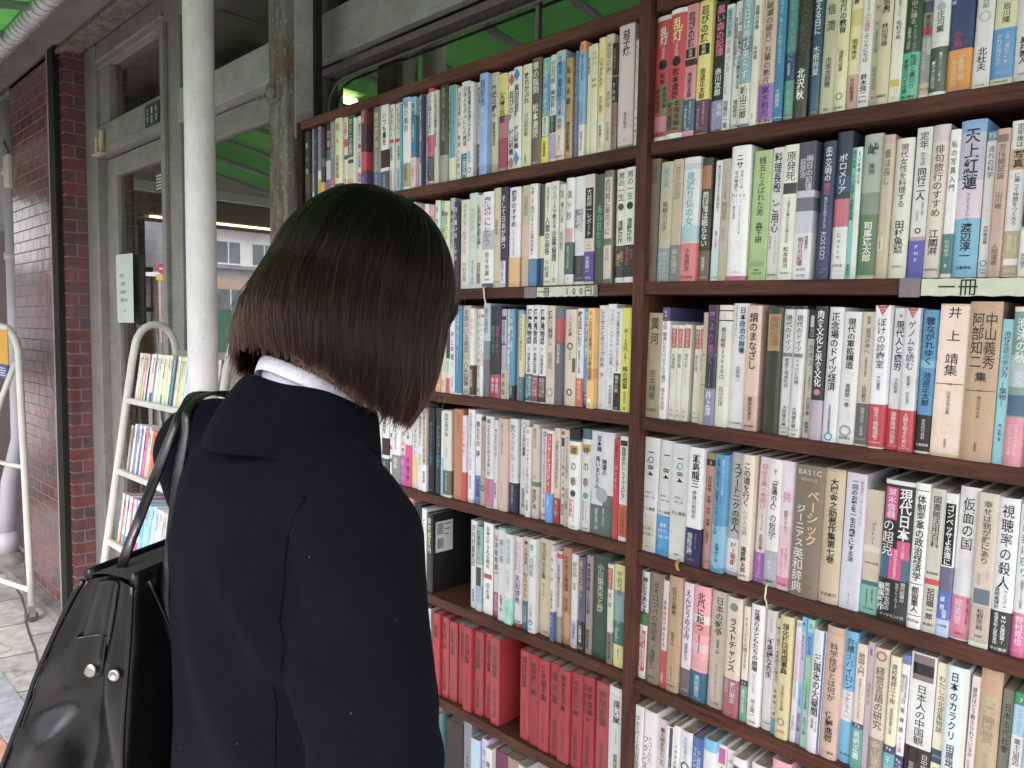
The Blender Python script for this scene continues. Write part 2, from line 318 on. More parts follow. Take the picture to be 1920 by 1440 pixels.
-1469.3 33.5 178 dde*;T .15 .55 776 だくてもきみだもの;S .62 1 888;T .65 .8 ddd 高橋
-1435.6 17.9 177 dcb*;T .05 .6 444 教育学入門;S .6 1 b5a;T .65 .95 dbe 新しい
-1417.5 22.3 176 dde;T .05 .38 555 海嘯という時;S .45 1 d38;T .6 .95 633 大宮海
-1394.9 25.0 176 ddd;T .1 .6 889 ただ今おはなしに;S .6 1 dcb;B .6 .9 ec8
-1368.9 21.0 184 dde;T .08 .45 444 緑の日のまるくに;T .55 .7 c99 長野京子
-1347.3 13.7 188 cba*;T .02 .66 432 お金を出す人ためる食;S .68 1 eee;T .75 .9 555 東明雄
-1332.6 20.1 191 223;T .17 .68 38b ボルクロフトの動坊;T .72 .95 357 世界の終わり;L .97 .98 ccd 早川書房
-1310.7 23.7 192 233;T .2 .7 3aa ナレクコブトの動坊;T .75 .95 375 影の世界;L .97 .98 ccd 早川書房
-1286.1 10.3 187 eef*;S .55 1 7be;T .6 .9 def 風は
-1274.9 26.8 190 ddc;T .04 .3 557 風来めがね;T .42 .58 bba 池宮彰一;S .69 .97 665;T .72 .93 bbb その日から
-1243.1 29.0 195 b74;T .05 .25 a63 哲学の根本
-1211.8 10.8 184 dcd*;T .1 .45 d68 人生の勝者;S .66 1 c34;T .75 .95 d68 生き方
-1200.4 21.0 198 dde;T .03 .65 667 なぜ社員はやる気をなくしているのか;T .7 .85 59c 柴田昌治;B .96 1 bbb
-1178.5 19.8 190 dde;T .08 .36 333 男たちの;T .38 .5 667 詩;S .68 1 57c;T .72 .92 335 千宗石唄
-1158.1 15.2 185 ba9;B 0 .04 444;B .1 .6 b98;B .65 1 ba8;O .8 444 .4
-1141.7 23.3 189 dde;T .03 .65 222 困った人たちとのつきあい方;S .68 .99 c7a;T .7 .93 b58 河合隼雄さん
-1117.8 11.8 183 dde;T .1 .45 444 親一生のきっかけみずく;T .7 .88 666 高橋義夫
-1105.3 26.7 188 dba;T .04 .38 977 女性の老いと人間の性格;T .68 .88 a88 フローネル
-1078.0 22.9 189 dde;T .06 .22 223 笑う;T .225 .35 c34 カモ;T .36 .44 223 には;T .48 .66 555 レジデイオン;S .68 1 335;T .7 .9 aac 米国三大紙が
-1053.2 22.7 190 ddd;O .06 9cc .3;T .1 .38 777 00字の遺書;T .48 .6 bbb トーエー;T .72 .93 555 折茂克文編
-1028.9 12.4 178 eee;O .05 c45 .3;T .12 .22 468 はじめて;T .24 .74 335 マイホームを持つ人の本;T .8 .93 555 山下豊機;B .97 1 dde
-1015.3 17.8 184 dcb;T .04 .25 776 漢文のすすめ;T .54 .58 776 新潮;B .61 .66 687;T .69 .9 665 原田種成
-996.3 20.7 177 dde;T .02 .1 357 タ;T .1 .52 445 メゲそうなこころを支える;T .53 .72 b34 三十一文字;T .76 .86 335 佐佐木護;B .93 .96 d79
-974.2 16.6 177 eee;P .03 .68 d44;T .05 .6 eee コンサーチゴエティ;S .68 1 59d;T .72 .83 def 渋谷康夫
-957.0 14.1 183 dcb;T .04 .12 c33 No.2;T .13 .63 443 が変われば会社が変わる;S .68 1 b23;T .75 .92 ecc 青川勲;B .67 .73 dc9
-942.3 12.0 182 eee;P .02 .06 c43;P .09 .18 346;T .2 .35 444 日本人のための;T .36 .73 222 英語上達法;T .78 .9 222 國弘正
-929.6 14.3 182 dcb;T .07 .5 776 やさしく学べる子どもを育む本;B .6 1 cb9;O .67 d98 .35;T .73 .82 776 村瀬嘉
-915.1 24.0 186 eef;B 0 .1 222;B .1 .12 555;T .14 .6 222 神の拳;P .16 .25 ca4;T .42 .44 b35 THE;D .64 444;T@.6 .7 .93 333 F・フォーサイス;T@.3 .7 .88 d68 世界震撼;L .965 .98 446 角川書店
-889.5 23.4 189 eef;B 0 .1 477;T .14 .6 332 神の拳;P .15 .22 da3;D .65 4ac;T@.6 .7 .92 333 F・フォーサイス;T@.3 .7 .9 55a 湾岸戦争の全貌;L .965 .98 446 角川書店
-865.3 51.0 188 766;B@.28 0 1 dde;B 0 .6 dde;T@.35 .04 .2 333 宮本輝;T@.6 .26 .42 334 睡蓮の;T@.3 .24 .56 334 長いまどろみ;D .61 abb;S .71 1 566;T@.6 .73 .9 cdd 宿命とは何か;T@.3 .74 .95 cdd 最新長篇小説
-813.8 11.3 178 c23;T .05 .2 622 青春とは;T .25 .5 eab はじまる
-800.6 17.8 185 ddd;P .04 .09 333;T .1 .6 222 珈琲店のシェイクスピア;S .65 .96 d63;T .68 .93 a33 小田島雄志;B .96 1 eee
#L5
-1348.5 16.9 189 dde*;T .1 .6 58a ごくらく
-1330.7 20.3 181 222;T .05 .5 dda 東京都区内
-1193.5 19.8 189 dde;T .05 .52 332 沢内村奮戦記;T .56 .72 daa 住民の生命を守る;T .78 .93 555 高橋典成
-1171.7 18.2 182 8bb;T .05 .4 476 和魂論ノート;B .45 1 cdd;P .48 .7 344;B .7 .9 9bd
-1150.3 28.4 193 eee;T .04 .5 444 お金に愛される男の;P .56 .61 b35;T .66 .84 666 邱永漢
-1118.8 17.0 189 dcc;B 0 .02 534;T .08 .48 644 弘津竜竜闇;B .5 .51 534;S .72 1 945;T .74 .93 d9a 藤原弘達
-1100.2 20.5 193 dde;B 0 .03 8cb;T .12 .38 59c 夢の衛;T .72 .9 443 佐藤清二郎
-1079.0 20.8 185 dee;T .05 .33 8bc 好き伝説;T .4 .62 ccb 石川達三;S .7 1 9dc;T .73 .9 7bb ひと夏の
-1057.4 22.6 184 dcd;T@.3 .05 .38 333 ニューホライズン;T@.7 .06 .4 d58 NEW HORIZON;T .43 .75 222 英和辞典;B .96 1 a45;L .93 .95 333 東京書籍
-1033.4 16.5 187 cb9;D .06 555;T .12 .3 887 日本歌謡;O .32 9ba .4;T .38 .66 443 わらべうた;S .69 1 378;T .74 .93 bcc 町田嘉章
-1015.5 19.7 188 dee;T .06 .4 49c 第二の創造;T .7 .9 889 大江健三郎;O .89 49c .3;L .95 .965 334 岩波書店
-993.8 38.2 191 cb9;T@.3 .04 .42 543 宮沢賢治全集;T@.3 .46 .6 987 第十三巻;L .95 .965 654 筑摩書房
-953.5 8.7 187 ddd;B 0 .06 ccc;T .1 .4 444 新日本;T .46 .66 443 五木寛之郎;S .69 1 469;T .72 .85 abd 最新刊
-944.7 11.0 177 dcc;B .03 .08 c55;T .15 .62 433 日本の歴史をよみなおす;S .72 1 998
-933.0 21.7 186 a75;T .08 .45 643 内村鑑三文明論集;T .52 .66 754 第五巻;B .68 .92 b86
-909.6 17.5 179 ddd;T .08 .24 777 桜の話;T .3 .38 b99 随筆;S .7 1 bbc;T .73 .9 667 白洲書店
-889.9 15.6 179 557;P .03 .44 557;T .04 .42 dc3 役にたつ話し;T .46 .55 687 健康;S .68 1 333;T .72 .9 eee 中田頼治編;L .95 .97 ccd 文芸書房
-873.7 14.8 185 988;T .08 .6 445 海音寺潮五郎・人と文学;T .75 .95 554 尾崎秀樹
-858.0 38.0 190 354;T@.45 .08 .55 cca 小川国夫光と闇
-818.3 12.2 182 ddc;P .04 .25 c33;T .05 .24 fcc 西安旅記;T .27 .45 222 浮沈;S .68 1 887;T .7 .95 443 吉川英治文学賞
-805.5 26.5 185 dd8;B .25 .72 8aa;B .55 .78 376;T .06 .3 676 平岩弓枝;T@.4 .35 .72 8cc 東都あやかし;T@.3 .62 .76 dee お宿かわ;T .82 .93 666 御宿かわせみ
#L6
-1303.8 22.1 187 b23;T .08 .3 844 一葉集
-1280.9 23.3 183 b23;T .07 .4 633 椎名麟三集;T .55 .92 844 日本文学全集
-1256.8 26.4 179 b23;T .08 .42 644 川端康成集;T .55 .92 955 日本文学全集
-1228.8 26.6 182 a23;T .06 .42 743 二葉亭四迷集;T .6 .92 954 日本文学全集
-1201.8 24.9 184 b23;T .08 .43 733 石川淳集;T .58 .92 944 日本文学全集
-1175.4 27.3 181 a34;T .08 .45 764 長与善郎集;T .58 .92 854 日本文学全集
-1147.4 26.6 184 b23;T .08 .45 633 久保田万太郎集;T .6 .92 844 日本文学全集
-1119.3 25.3 184 b23;T .08 .45 743 田山花袋集;T .6 .92 854 日本文学全集
-1036.6 25.2 182 b23;T .06 .42 733 堀辰雄集;T .58 .92 944 日本文学全集
-1010.8 27.4 183 a23;T .08 .45 733 井伏鱒二集;T .58 .92 944 日本文学全集
-982.4 25.8 182 b23;T .06 .45 633 佐多稲子集;T .58 .92 944 日本文学全集
-955.0 23.6 183 a23;T .08 .45 733 高井集;T .6 .92 844 日本文学全集
-930.5 28.4 182 b23;T .06 .45 633 宮本百合子集;T .58 .92 944 日本文学全集
-901.4 27.1 184 a23;T .08 .45 733 平林たい子集;T .6 .92 844 日本文学全集
-873.5 26.1 184 a23;T@.7 .08 .4 633 岩野泡鳴;T@.3 .08 .4 633 近松秋江;T .42 .46 633 集;T .6 .92 844 日本文学全集
-846.6 33.6 183 a23;T .08 .45 733 野間宏集;T .6 .92 844 日本文学全集
-811.7 36.6 188 ddd;P .07 .85 ccc;P .08 .84 ddd;T .12 .35 333 遠い崖;T .4 .55 777 アーネスト日記抄;T .65 .83 222 萩原延壽;L .93 .96 555 1
#L7
-1265.9 55.7 183 222;T .6 .7 c5a 改
-1209.5 26.2 199 889;T .4 .6 333 The
-1180.9 28.9 171 ace*;P .15 .5 bde;T .5 .95 333 百合
-1151.0 20.2 180 cbe*;T .1 .9 779 ひとりでんと
-1130.5 18.8 170 ddd*;T .114 .902 333 精選字典
-1110.6 33.4 170 735*;T .168 .902 cab 名作選
-1075.3 34.1 170 a87*;T .312 .902 543 総の花
-1039.4 23.2 170 ccc*;
#R1
-8.2 30.1 202 c34;B 0 .035 fff;T .09 .23 fff 乱灯;T .24 .34 edd 江戸影絵;D .385 222;S@.65 .54 .79 875;T .45 .54 422 松本;T@.68 .56 .73 431 本格長編;T@.25 .57 .76 654 時代推理;B .79 .91 c78;L .925 .945 511 角川書店;B .955 1 eee
22.1 30.0 203 c34;B 0 .035 fff;T .07 .25 fe8 乱灯;T .255 .36 edd 江戸影絵;D .4 222;T .45 .69 422 松本清張;S .69 .945 875;T@.68 .7 .9 431 本格長編;T@.25 .71 .91 654 時代推理;L .91 .93 332 角川書店;B .955 1 eee
52.3 20.4 204 d89;T .06 .32 322 忍びの旗;P .33 .4 222;T .335 .395 dcc 前編;B .41 .46 333;T .51 .7 433 池波正太郎;S .715 .95 257;T@.68 .73 .91 cde 青春を切り捨てて;T@.28 .75 .93 cde 一瞬の旗に生き;L .93 .945 abc 光潮社
73.1 23.2 205 ed7;T .04 .31 332 忍びの旗;P .32 .4 222;T .325 .395 eda 後編;T .5 .73 432 池波正太郎;S .735 .985 645;T@.68 .75 .92 cbb 青春の武勇に生きる;T@.28 .77 .95 cbb 一時の女の生活;L .94 .96 987 光潮社
96.5 22.6 199 232;T .03 .41 f6a 黒い森の記憶;T .5 .71 eee 赤川次郎;S .745 1 99c;T@.7 .77 .87 eef 長編;T@.25 .8 .97 eef サスペンス;L .965 .985 446 角川書店
119.4 12.4 189 ddd;P .03 .26 9cd;T .04 .25 333 生きいき;T .265 .39 b4a 分会;T .4 .53 545 づくり;T@.3 .54 .7 7bc こころとからだの健康増進;T .75 .97 222 加藤好一著
132.1 16.3 191 eef;T@.6 .04 .68 222 「いじめ・自殺事件」の深層を考える;T@.2 .12 .5 667 学校現場の記録から;T .76 .9 333 増田修治;L .955 .97 444 本の泉社
148.6 19.6 190 7ab;B .3 .42 689;T .02 .63 fff 今日は再び来らず;S .66 .97 ddc;T .68 .93 222 城山三郎;B .97 1 668
168.6 10.9 192 ddc;T .1 .28 333 周縁の表情;T .4 .5 444 中西進;T .9 .95 444 みすず
179.6 23.4 198 dba;T .06 .7 433 〈破滅の破片〉万華の断片;S .7 .96 95b;T .72 .94 637 高木明光;L .955 .985 434 角川書店
203.2 13.8 187 28b;T .05 .56 cef 生まって、まったく初めてのゴルフ;T .74 .88 def 大橋義彦;B .955 .962 cde
217.5 16.5 192 588;B .5 .7 347;T .02 .56 4cb 夜に撃つ朱い荒野に;T@.4 .57 .66 dee 終章長篇;T .7 .95 6d9 荒巻義雄;L .96 .98 ccc 徳間書店
234.5 19.3 191 332;T .1 .52 776 七人合戦屋ヌ;T .63 .86 eee 北沢秋;L .92 .94 654 双葉社
254.0 16.6 196 257;T .139 .420 dee 違える日に;T .495 .701 dee 木根尚登;L .953 .967 abc 幻冬舎
271.4 19.6 193 bb9;T .204 .434 443 信潤;T .593 .805 554 古志太郎著;L .951 .965 443 書房
291.2 16.7 189 dda;T .191 .439 433 労働の教育;T .559 .706 554 須藤敏昭著;O .881 998 .3;L .954 .968 443 青木書店
308.1 15.8 198 eda;B .322 .433 dc7;B .492 .577 ed8;T .238 .289 433 樹;T .517 .661 333 堀尾幸平;S .754 1.000 da9;T .780 .941 433 中日新聞連載
324.1 15.3 194 eef;T .263 .347 334 さようなら;T .352 .483 d57 人工歯根;T .487 .686 334 よこんにちは;T .763 .924 222 鈴木純二;L .941 .958 347 連合社;B .992 1.000 458
339.6 10.0 190 bb9;B .173 .404 cba;T .214 .363 433 大ナ;T .421 .628 887 新・心身症からの出発;B .669 .719 bc8;T .719 .884 998 健康叢書;O .934 a44 .2
349.7 15.4 199 dca;T .262 .411 332 の悲劇;T .474 .623 443 林田茂雄;L .933 .953 333 理論社
365.4 14.5 195 ddc;T .300 .440 554 女と教育について;T .463 .588 433 毛利子来;P .844 .891 dc5;T@.7 .907 .946 554 ちくまぶっくす;L .953 .969 776 21
380.1 19.6 192 253;T .272 .500 ecc 真夜中に踊る;T@.65 .507 .682 dec フィリップ・ヴァン;T@.3 .515 .659 dec 矢野浩三郎訳;S .682 1.000 4b9;T@.68 .697 .924 232 陰謀と裏切り;T@.25 .719 .947 232 本格スパイ小説;L .962 .981 133 角川書店
399.9 14.1 188 987;B .278 .337 dc9;P .351 .425 457;T .440 .572 311 戯の愛の杜;B .521 .572 c34;B .580 .889 999;T@.3 .595 .794 ddd 佐木隆三の法廷;P@.7 .595 .705 bcc;B .889 .963 db9;L .919 .941 443 大巧社;B .963 1.000 eee
414.3 19.2 196 ddd;T .354 .409 443 田作;D .443 bbb;T .470 .606 555 庄司薫;S .694 .973 454;T@.65 .728 .912 dec ■四クンシリーズ第2作;T@.25 .776 .952 dec ■中央公論社刊;B .973 1.000 eee
433.7 25.6 193 347;B@.06 .407 .433 7bc;T@.4 .605 .710 c34 小島;S .723 .980 e92;T@.62 .750 .921 fec 小島政二郎;T@.3 .789 .947 fdb 中央公論社
459.9 19.3 189 ddd;T .410 .479 555 人記;O .529 ccc .35;T .724 .874 332 北杜夫;L .956 .965 555 中央公論社
480.0 24.2 198 dda;B .477 .500 dcb;T .500 .619 444 岩川隆;S .648 .943 49d;T@.65 .671 .858 fff この「裏切り」を;T@.3 .682 .869 fff だれが裁けるか;L .903 .915 bdf 中央公論社;L .955 .969 554 中央公論社
505.0 17.5 194 eee;T .489 .575 333 こたえない;T .720 .882 333 黒井勇人;L .935 .946 555 新潮社
#R2
-9.2 20.7 202 765;T .05 .2 876 博物;T .7 .87 876 岩波文庫
17.2 22.8 193 bb9;T .04 .22 5ac 氷炎;T .25 .28 655 二;T .33 .58 554 高樹のぶ子;S .72 1 899;T@.65 .75 .98 cdd 都からふたり;T@.3 .75 .98 cdd 愛の終わりに
40.5 18.8 195 ba8;T .06 .33 a86 若き匠師;S .7 1 677;T .73 .94 cc9 麻生磯次;L .96 .98 aaa 新潮社
59.7 29.3 195 def;B .05 .1 ccd;B .55 .68 acd;T .12 .55 5bd 見返り仏の女;S .69 1 d77;T .73 .92 533 小笠原京;L .955 .975 544 文化出版局
89.4 19.2 192 443;P .06 .16 b75;P .15 .25 b75;T@.4 .07 .15 322 ニューヨーク;T .27 .72 eed 美術館は眠らない;S .75 1 765;T .8 .92 eee 岩渕潤子;L .96 .98 ddc 朝日新聞社
112.0 13.7 186 dde;T .04 .42 445 現代の若き王女たちの留学物語2;T .58 .73 445 監修・中川孝太;S .73 1 bdd;L .96 .98 555 三一書房
125.9 16.2 186 cba;T .08 .33 998 フィルソーラス短篇集;T .35 .5 a86 園遊会;T .56 .68 aa9 黒沢茂訳;B .8 1 cb9
142.6 31.8 202 eee;T .06 .17 222 ニサ;T@.62 .18 .32 333 カラハリの;T@.35 .18 .34 333 女の物語り;L .34 .38 88b Nisa;L .385 .4 99b The Life and;L .405 .42 99b Words of a;T@.6 .44 .65 444 マージョリー・ショスタック著;T@.3 .44 .54 444 麻生九美訳;L .93 .945 555 リブロポート;S .965 1 c59
175.7 28.7 192 ac7;T .05 .5 332 銭五とよばれた男;T .55 .71 332 森下研;P .85 .89 9b6;L .91 .925 443 風媒社;L .935 .95 443 広報文化部
204.9 19.8 193 ddd;T .04 .64 222 料理長殿、ご用心;T@.65 .66 .87 777 ナン&アイヴァン・ライアンズ;T@.25 .66 .76 777 中村能三訳;L .95 .965 333 角川書店
225.2 24.8 193 ddc;T .05 .27 222 原発死;P .28 .36 222;T .38 .72 332 一人息子を奪われた父親の手記;T .75 .91 332 松本直治;L .94 .955 444 潮出版社
251.1 24.4 193 ccd;B 0 .35 556;T@.68 .1 .35 dde 明日の記憶;T@.3 .12 .26 ccd 荻原浩;B .4 .5 778;S .66 1 dde;T@.75 .68 .78 333 映画原作;T@.4 .69 .9 a45 明日の記憶;L .915 .935 334 光文社;L .96 .98 445 光文社
282.4 16.8 191 346;B .5 1 447;T .04 .29 fff 未来文明の;T .3 .39 e5a 暗号;T .4 .63 dde 男が女を愛するとき;R .65 .85 dde ROSSCO;L .92 .93 aac フォトン出版;L .94 .95 aac 三修社
300.4 20.7 202 345;B .45 .64 c67;B .3 .4 357;B .64 1 ddd;T .15 .42 dde ポロメリア;T .68 .86 445 Cocco;L .895 .915 554 幻冬舎;B .94 .943 bbb
321.6 14.0 179 7cb;S@.75 0 1 eee;T@.75 .03 .28 333 EUを考える;T@.25 .02 .5 255 現代世界—その思想と歴史5;T@.25 .42 .55 255 田中浩編;T@.25 .88 .97 355 未來社
336.0 24.8 194 9a9;B .4 .55 787;B .55 .97 574;T .06 .15 343 峠;T .2 .28 565 後編;T .6 .88 eee 司馬遼太郎;B .985 1 cba
362.0 14.6 189 ba8;B 0 .06 b98;T .1 .35 765 藝は長し;B@.3 .7 .8 dcb;T@.3 .71 .79 776 国立劇場芸談
376.8 22.5 183 ddc;T .04 .49 333 現代女性を料理する;T .58 .82 333 田村魚菜;L .9 .92 998 新樹社
402.0 18.5 193 ddd;T .03 .14 224 定年;T .16 .25 334 からは;T .265 .48 224 同行二人;T@.7 .49 .58 b78 四国歩き遍路;T@.4 .54 .62 b78 に何を見た;O .68 333 .2;B .72 .745 ba9;S .745 1 55b;L .77 .8 fff P;L .815 .845 fff H;L .86 .89 fff P
421.4 19.7 193 dcb;B 0 .11 cbb;T .13 .6 433 俳句旅行のすすめ;T .68 .85 433 江國滋;L .935 .95 443 朝日新聞社
442.9 11.6 184 ddd;T .07 .42 333 私の写真入門;S .7 .97 277;T .74 .86 ddd 杉本恭子;L .9 .93 cee 8
454.8 27.9 193 bbc;B 0 .08 7ad;B .38 .62 dcd;B .62 1 7bd;T .05 .44 336 天上紅蓮;T .46 .63 557 てんじょうぐれん;T .65 .89 223 渡辺淳一;L .925 .945 334 文藝春秋
483.6 11.6 177 ddd;B 0 .065 48a;L .01 .05 dee TS;T .1 .32 333 流れの科学;T .64 .77 444 木村竜治著;O .9 6ac .35;L .94 .95 444 東海大学;L .96 .97 444 出版会
495.5 13.5 177 b98;P .04 .09 765;T .1 .34 654 労働観試論;T .42 .54 765 山川暁;T .77 .92 765 人間選書;L .94 .95 765 79
509.3 18.5 185 ddd;T .02 .17 333 定年後は;P .18 .31 ca7;T .19 .3 433 写真;T .33 .67 333 に凝って仲間をつくろう;S .7 .99 ba8;T@.35 .73 .82 eec 福田徳郎;T@.7 .73 .85 eec 一枚の写真が人生を;P .88 .92 eee;L .95 .97 fff 玄光社
528.4 14.4 184 bbb*;B 0 .68 334;S .7 1 ddd;T@.6 .74 .84 333 明日へ;T@.3 .85 .95 555 伊丹啓子
#R3
1.2 27.1 176 a97;B .68 .95 997;T .03 .32 653 黄河;T .54 .83 765 宮本輝著;L .91 .94 864 岩波書店
28.9 13.8 185 dde;B 0 .12 447;T .02 .09 eef 04;T .1 .2 c45 冬版;T .22 .68 335 間違いだらけのクルマ選び;T .72 .92 b45 徳大寺有恒
43.9 12.0 157 ddc;P .04 .24 c45;T .05 .23 ecc 素描きの旅;T .3 .47 776 大津英敏;L .94 .96 998 新書;O .9 c77 .2
56.3 9.8 157 ddc;P .04 .24 c45;T .05 .23 ecc 油彩の道;T .3 .45 776 森芳雄;L .94 .96 998 新書;O .9 c77 .2
66.6 13.7 158 ddc;P .04 .24 c45;T .05 .23 ecc 日本画の道;T .3 .45 776 奥村土牛;T .48 .62 998 Okumura;L .94 .96 998 新書;O .9 c77 .2
88.3 8.8 157 ddc;P .04 .24 c45;T .05 .23 ecc 墨絵の道;T .3 .47 776 加山又造;L .94 .96 998 新書;O .9 c77 .2
97.3 9.6 158 ddc;P .04 .24 c45;T .05 .23 ecc 水彩の道;T .3 .46 776 中島千波;L .94 .96 998 新書;O .9 c77 .2
107.0 8.4 178 ba8;B .37 .38 876;B .64 .65 876
115.7 18.0 190 334;B .4 .42 556;T .04 .5 a3a 夜より重く;T .53 .68 aac NIGHT STORY;S .69 1 88a;T .71 .92 eef 井上淳
133.9 22.1 190 ddc;B .04 .05 444;B .12 .13 444;T .06 .11 555 ニキム;T .18 .61 444 南北縦断2300キロ;T .67 .83 554 石川文洋;B .95 .96 dda
156.2 26.0 193 dde;T@.65 .03 .4 334 日本政治の崩壊;T@.25 .03 .26 889 第三の開国をどう乗り越えるか;T@.5 .5 .63 555 北岡伸一;L .95 .965 555 中央公論新社
182.6 23.0 190 dba;B .72 1 ca9;T .06 .51 443 絹のまなざし;T .73 .92 433 藤堂志津子;L .955 .97 543 朝日新聞社
216.1 22.9 187 443;P .05 .34 b96;T@.7 .07 .3 a64 昭和の文壇;T@.4 .07 .3 a64 作家たち
239.2 17.4 190 ddd;B 0 .025 333;T .07 .35 333 現代のドイツ;P .36 .39 888;T .4 .63 334 家庭と地域社会;T .77 .93 333 大西健夫編;L .97 .985 333 三修社;P .935 .955 bcb
257.8 16.6 190 ddd;B 0 .025 333;T .07 .35 333 現代のドイツ;P .36 .39 888;T .4 .6 556 ドイツと世界;T .77 .93 333 大西健夫編;L .97 .985 333 三修社;P .935 .955 bcb
275.7 12.6 184 bba;B 0 .22 333;P@.45 .04 .13 ccc;T .14 .21 bbb 花は;T .26 .44 554 カオス;T .5 .63 776 —自然の乱れ方—;T .68 .82 444 竹山協三著;T .87 .96 443 裳華房
288.8 17.2 190 333;T .03 .6 eee 肉食文化と米食文化;D .64 c78;S .7 1 aab;B .72 1 bab
307.2 19.8 189 dde;T .04 .62 222 正念場のドイツ経済;T .72 .93 333 日本開発銀行国際業務部編;O .96 5ad .3
327.2 24.0 183 ddd;T .05 .43 222 現代の軍拡構造;T .54 .72 332 進藤榮一著;O .9 aaa .35;L .945 .965 332 岩波書店
352.1 17.8 183 cba;T .03 .09 554 岩波;T .12 .31 654 混沌の海へ;T .33 .48 776 中国的思考の構造;T .54 .67 654 山田慶兒;S .68 .985 666;T .71 .92 ddd 明晰な科学・文化論;L .94 .955 bbb 朝日出版社
371.3 19.2 192 dde;V 0 .07 c34;L .02 .03 fdd 科学選書;L .035 .05 fff 5;T .09 .44 224 ぼけの診療室;T .49 .59 445 中村重信;S .69 .99 c34;T .71 .94 fee 役立つ情報満載;L .95 .965 fcc 科学書籍新社
390.7 17.1 189 dde;V 0 .07 c34;L .02 .03 fdd 科学選書;L .035 .05 fff 18;T .09 .44 224 現代人と疲労;T .49 .6 445 小木和孝;S .71 1 c34;T .73 .96 fee 健康維持の知恵;L .965 .98 fcc 紀伊國屋書店
408.1 17.3 189 dde;V 0 .07 c34;L .02 .03 fdd 科学選書;L .035 .05 fff 20;T .09 .43 224 ゲノムを読む;T .47 .67 445 松原謙一　中村桂子;S .71 1 c34;T .73 .97 fee 人間を知るために;L .97 .985 fcc 紀伊國屋書店
426.2 19.5 187 49c;B .35 .4 7bd;T .05 .38 135 雲ながれゆく;T .43 .67 235 池波正太郎;S .73 .99 333;T .76 .9 ccc 異色時代長篇;L .93 .95 eee 文藝春秋;B .985 1 ddd
446.2 34.1 195 ecb;B 0 .012 cb8;T .02 .47 333 井　上　靖集;H .52 443;L .51 .53 443 60;T .57 .72 665 日本文学全集;T .88 .94 776 筑摩書房;B .98 1 cb8
481.0 35.0 198 b97;T@.7 .07 .42 433 中山義秀;T@.3 .07 .42 433 阿部知二;T@.5 .44 .5 433 集;H .555 654;L .545 .565 654 50;T .59 .73 765 現代文学大系;T .88 .94 765 筑摩書房
516.4 12.7 177 8cd;T .08 .4 245 池坊生花の学び方;T .43 .6 245 —葉物—;T .72 .84 356 森ノ海鞆二著;B@.9 0 1 adc
529.3 18.6 192 799;B 0 .03 ddc;B .3 .5 abb;T .07 .35 dee 泡沫の秋;T .4 .5 cdd 歌集;B .55 .68 468;S .69 1 d89;T@.6 .73 .93 fce 和音の海と女たち;T@.3 .73 .93 fce の揺れる心と青春
548.4 14.0 185 99b*;
#R4
1.2 31.0 197 ddd;S .67 1 ccc;B .69 .97 ccb;W .1 .34 333 1Q84 66a;L .47 .49 444 BOOK 3;L .51 .53 444 10月-12月;L .6 .645 333 村上春樹;L .78 .81 554 更に深く;L .83 .86 554 森の奥へ;L .95 .96 666 新潮社
33.5 27.9 196 ddd;W .1 .34 333 1Q84 ddd;L .47 .49 444 BOOK 2;L .51 .53 444 7月-9月;L .6 .645 333 村上春樹;S .65 1 39d;L .72 .75 eff 最新;L .77 .8 eff 書下ろし;L .82 .85 eff 長編小説;L .95 .96 235 新潮社
62.5 33.1 195 ddd;W .1 .34 333 1Q84 4b9;L .45 .47 444 BOOK 1;L .49 .51 444 4月-6月;L .575 .615 333 村上春樹;L .94 .955 666 新潮社
96.3 26.3 194 dde;T .06 .34 223 瀬島龍三;T .36 .6 522 参謀の昭和史;S .68 1 336;T@.35 .72 .91 dde 保阪正康;T@.75 .72 .85 99b 関東軍に渡った男;L .94 .955 99b 文藝春秋
124.3 17.6 188 b87;B 0 .06 986;B .055 .11 322;L .065 .1 dca 5;T .2 .63 432 労働時間・休憩・休日・休暇;T .68 .78 654 実務手引;B .93 .94 975
142.6 22.7 189 49c;B .6 .95 7bd;T@.68 .04 .34 cef 通用するアメリカ大学留学;T@.3 .04 .68 235 世界に飛び立ち、目指すノグローバル人材;T .75 .91 235 西澤めぐみ;L .95 .965 def 三修社
165.4 23.7 194 bbb;T .08 .65 333 スプートニクの恋人;S .7 .97 ddd;T .73 .92 b43 村上春樹;L .945 .955 b66 講談社
190.1 19.5 195 dcb;T .06 .41 443 この道を行く;T .44 .64 998 わが人生観;T .73 .94 443 福原麟太郎;L .955 .97 443 大輪書店
211.4 18.4 194 dcc;T .05 .42 d57 自由主義の夜明け;T .45 .58 766 とグムニズム伝;T .61 .74 333 水田洋著;S .76 1 95a;T@.5 .78 .94 dbe 思想史としての人格;L .95 .965 dce 国土社
230.0 20.3 194 eef;V 0 .12 d7a;T .14 .42 222 「普通の人」;T .43 .63 222 の哲学;S .72 1 aab;T .74 .93 dde 上坂冬子;L .95 .97 445 文藝春秋
250.5 21.1 194 dcd;B .5 .68 dbc;B .68 1 ebc;B .9 .97 d7a;T .23 .32 d79 挑;T .38 .55 755 姫野カオルコ;T@.65 .67 .86 b68 恋に理由はない。;T@.35 .68 .9 b68 直哉する恋だって;L .95 .965 b45 角川書店
273.4 42.5 194 876;L .025 .075 ddc BASIC;L .09 .12 ccb GENIUS;T@.68 .18 .6 ec9 ベーシック;T@.28 .3 .62 eee ジーニアス;T@.28 .63 .97 eee 英和辞典
316.1 28.3 194 cb9;B 0 .02 ba8;T .07 .7 432 大塚金之助著作集第七巻;L .92 .945 654 岩波書店
345.4 26.9 193 ccd;T@.45 .04 .65 223 一回のお客を一生の顧客にする法;T@.8 .05 .38 d58 顧客満足インターナルノウハウ;T .88 .97 556 ダイヤモンド社
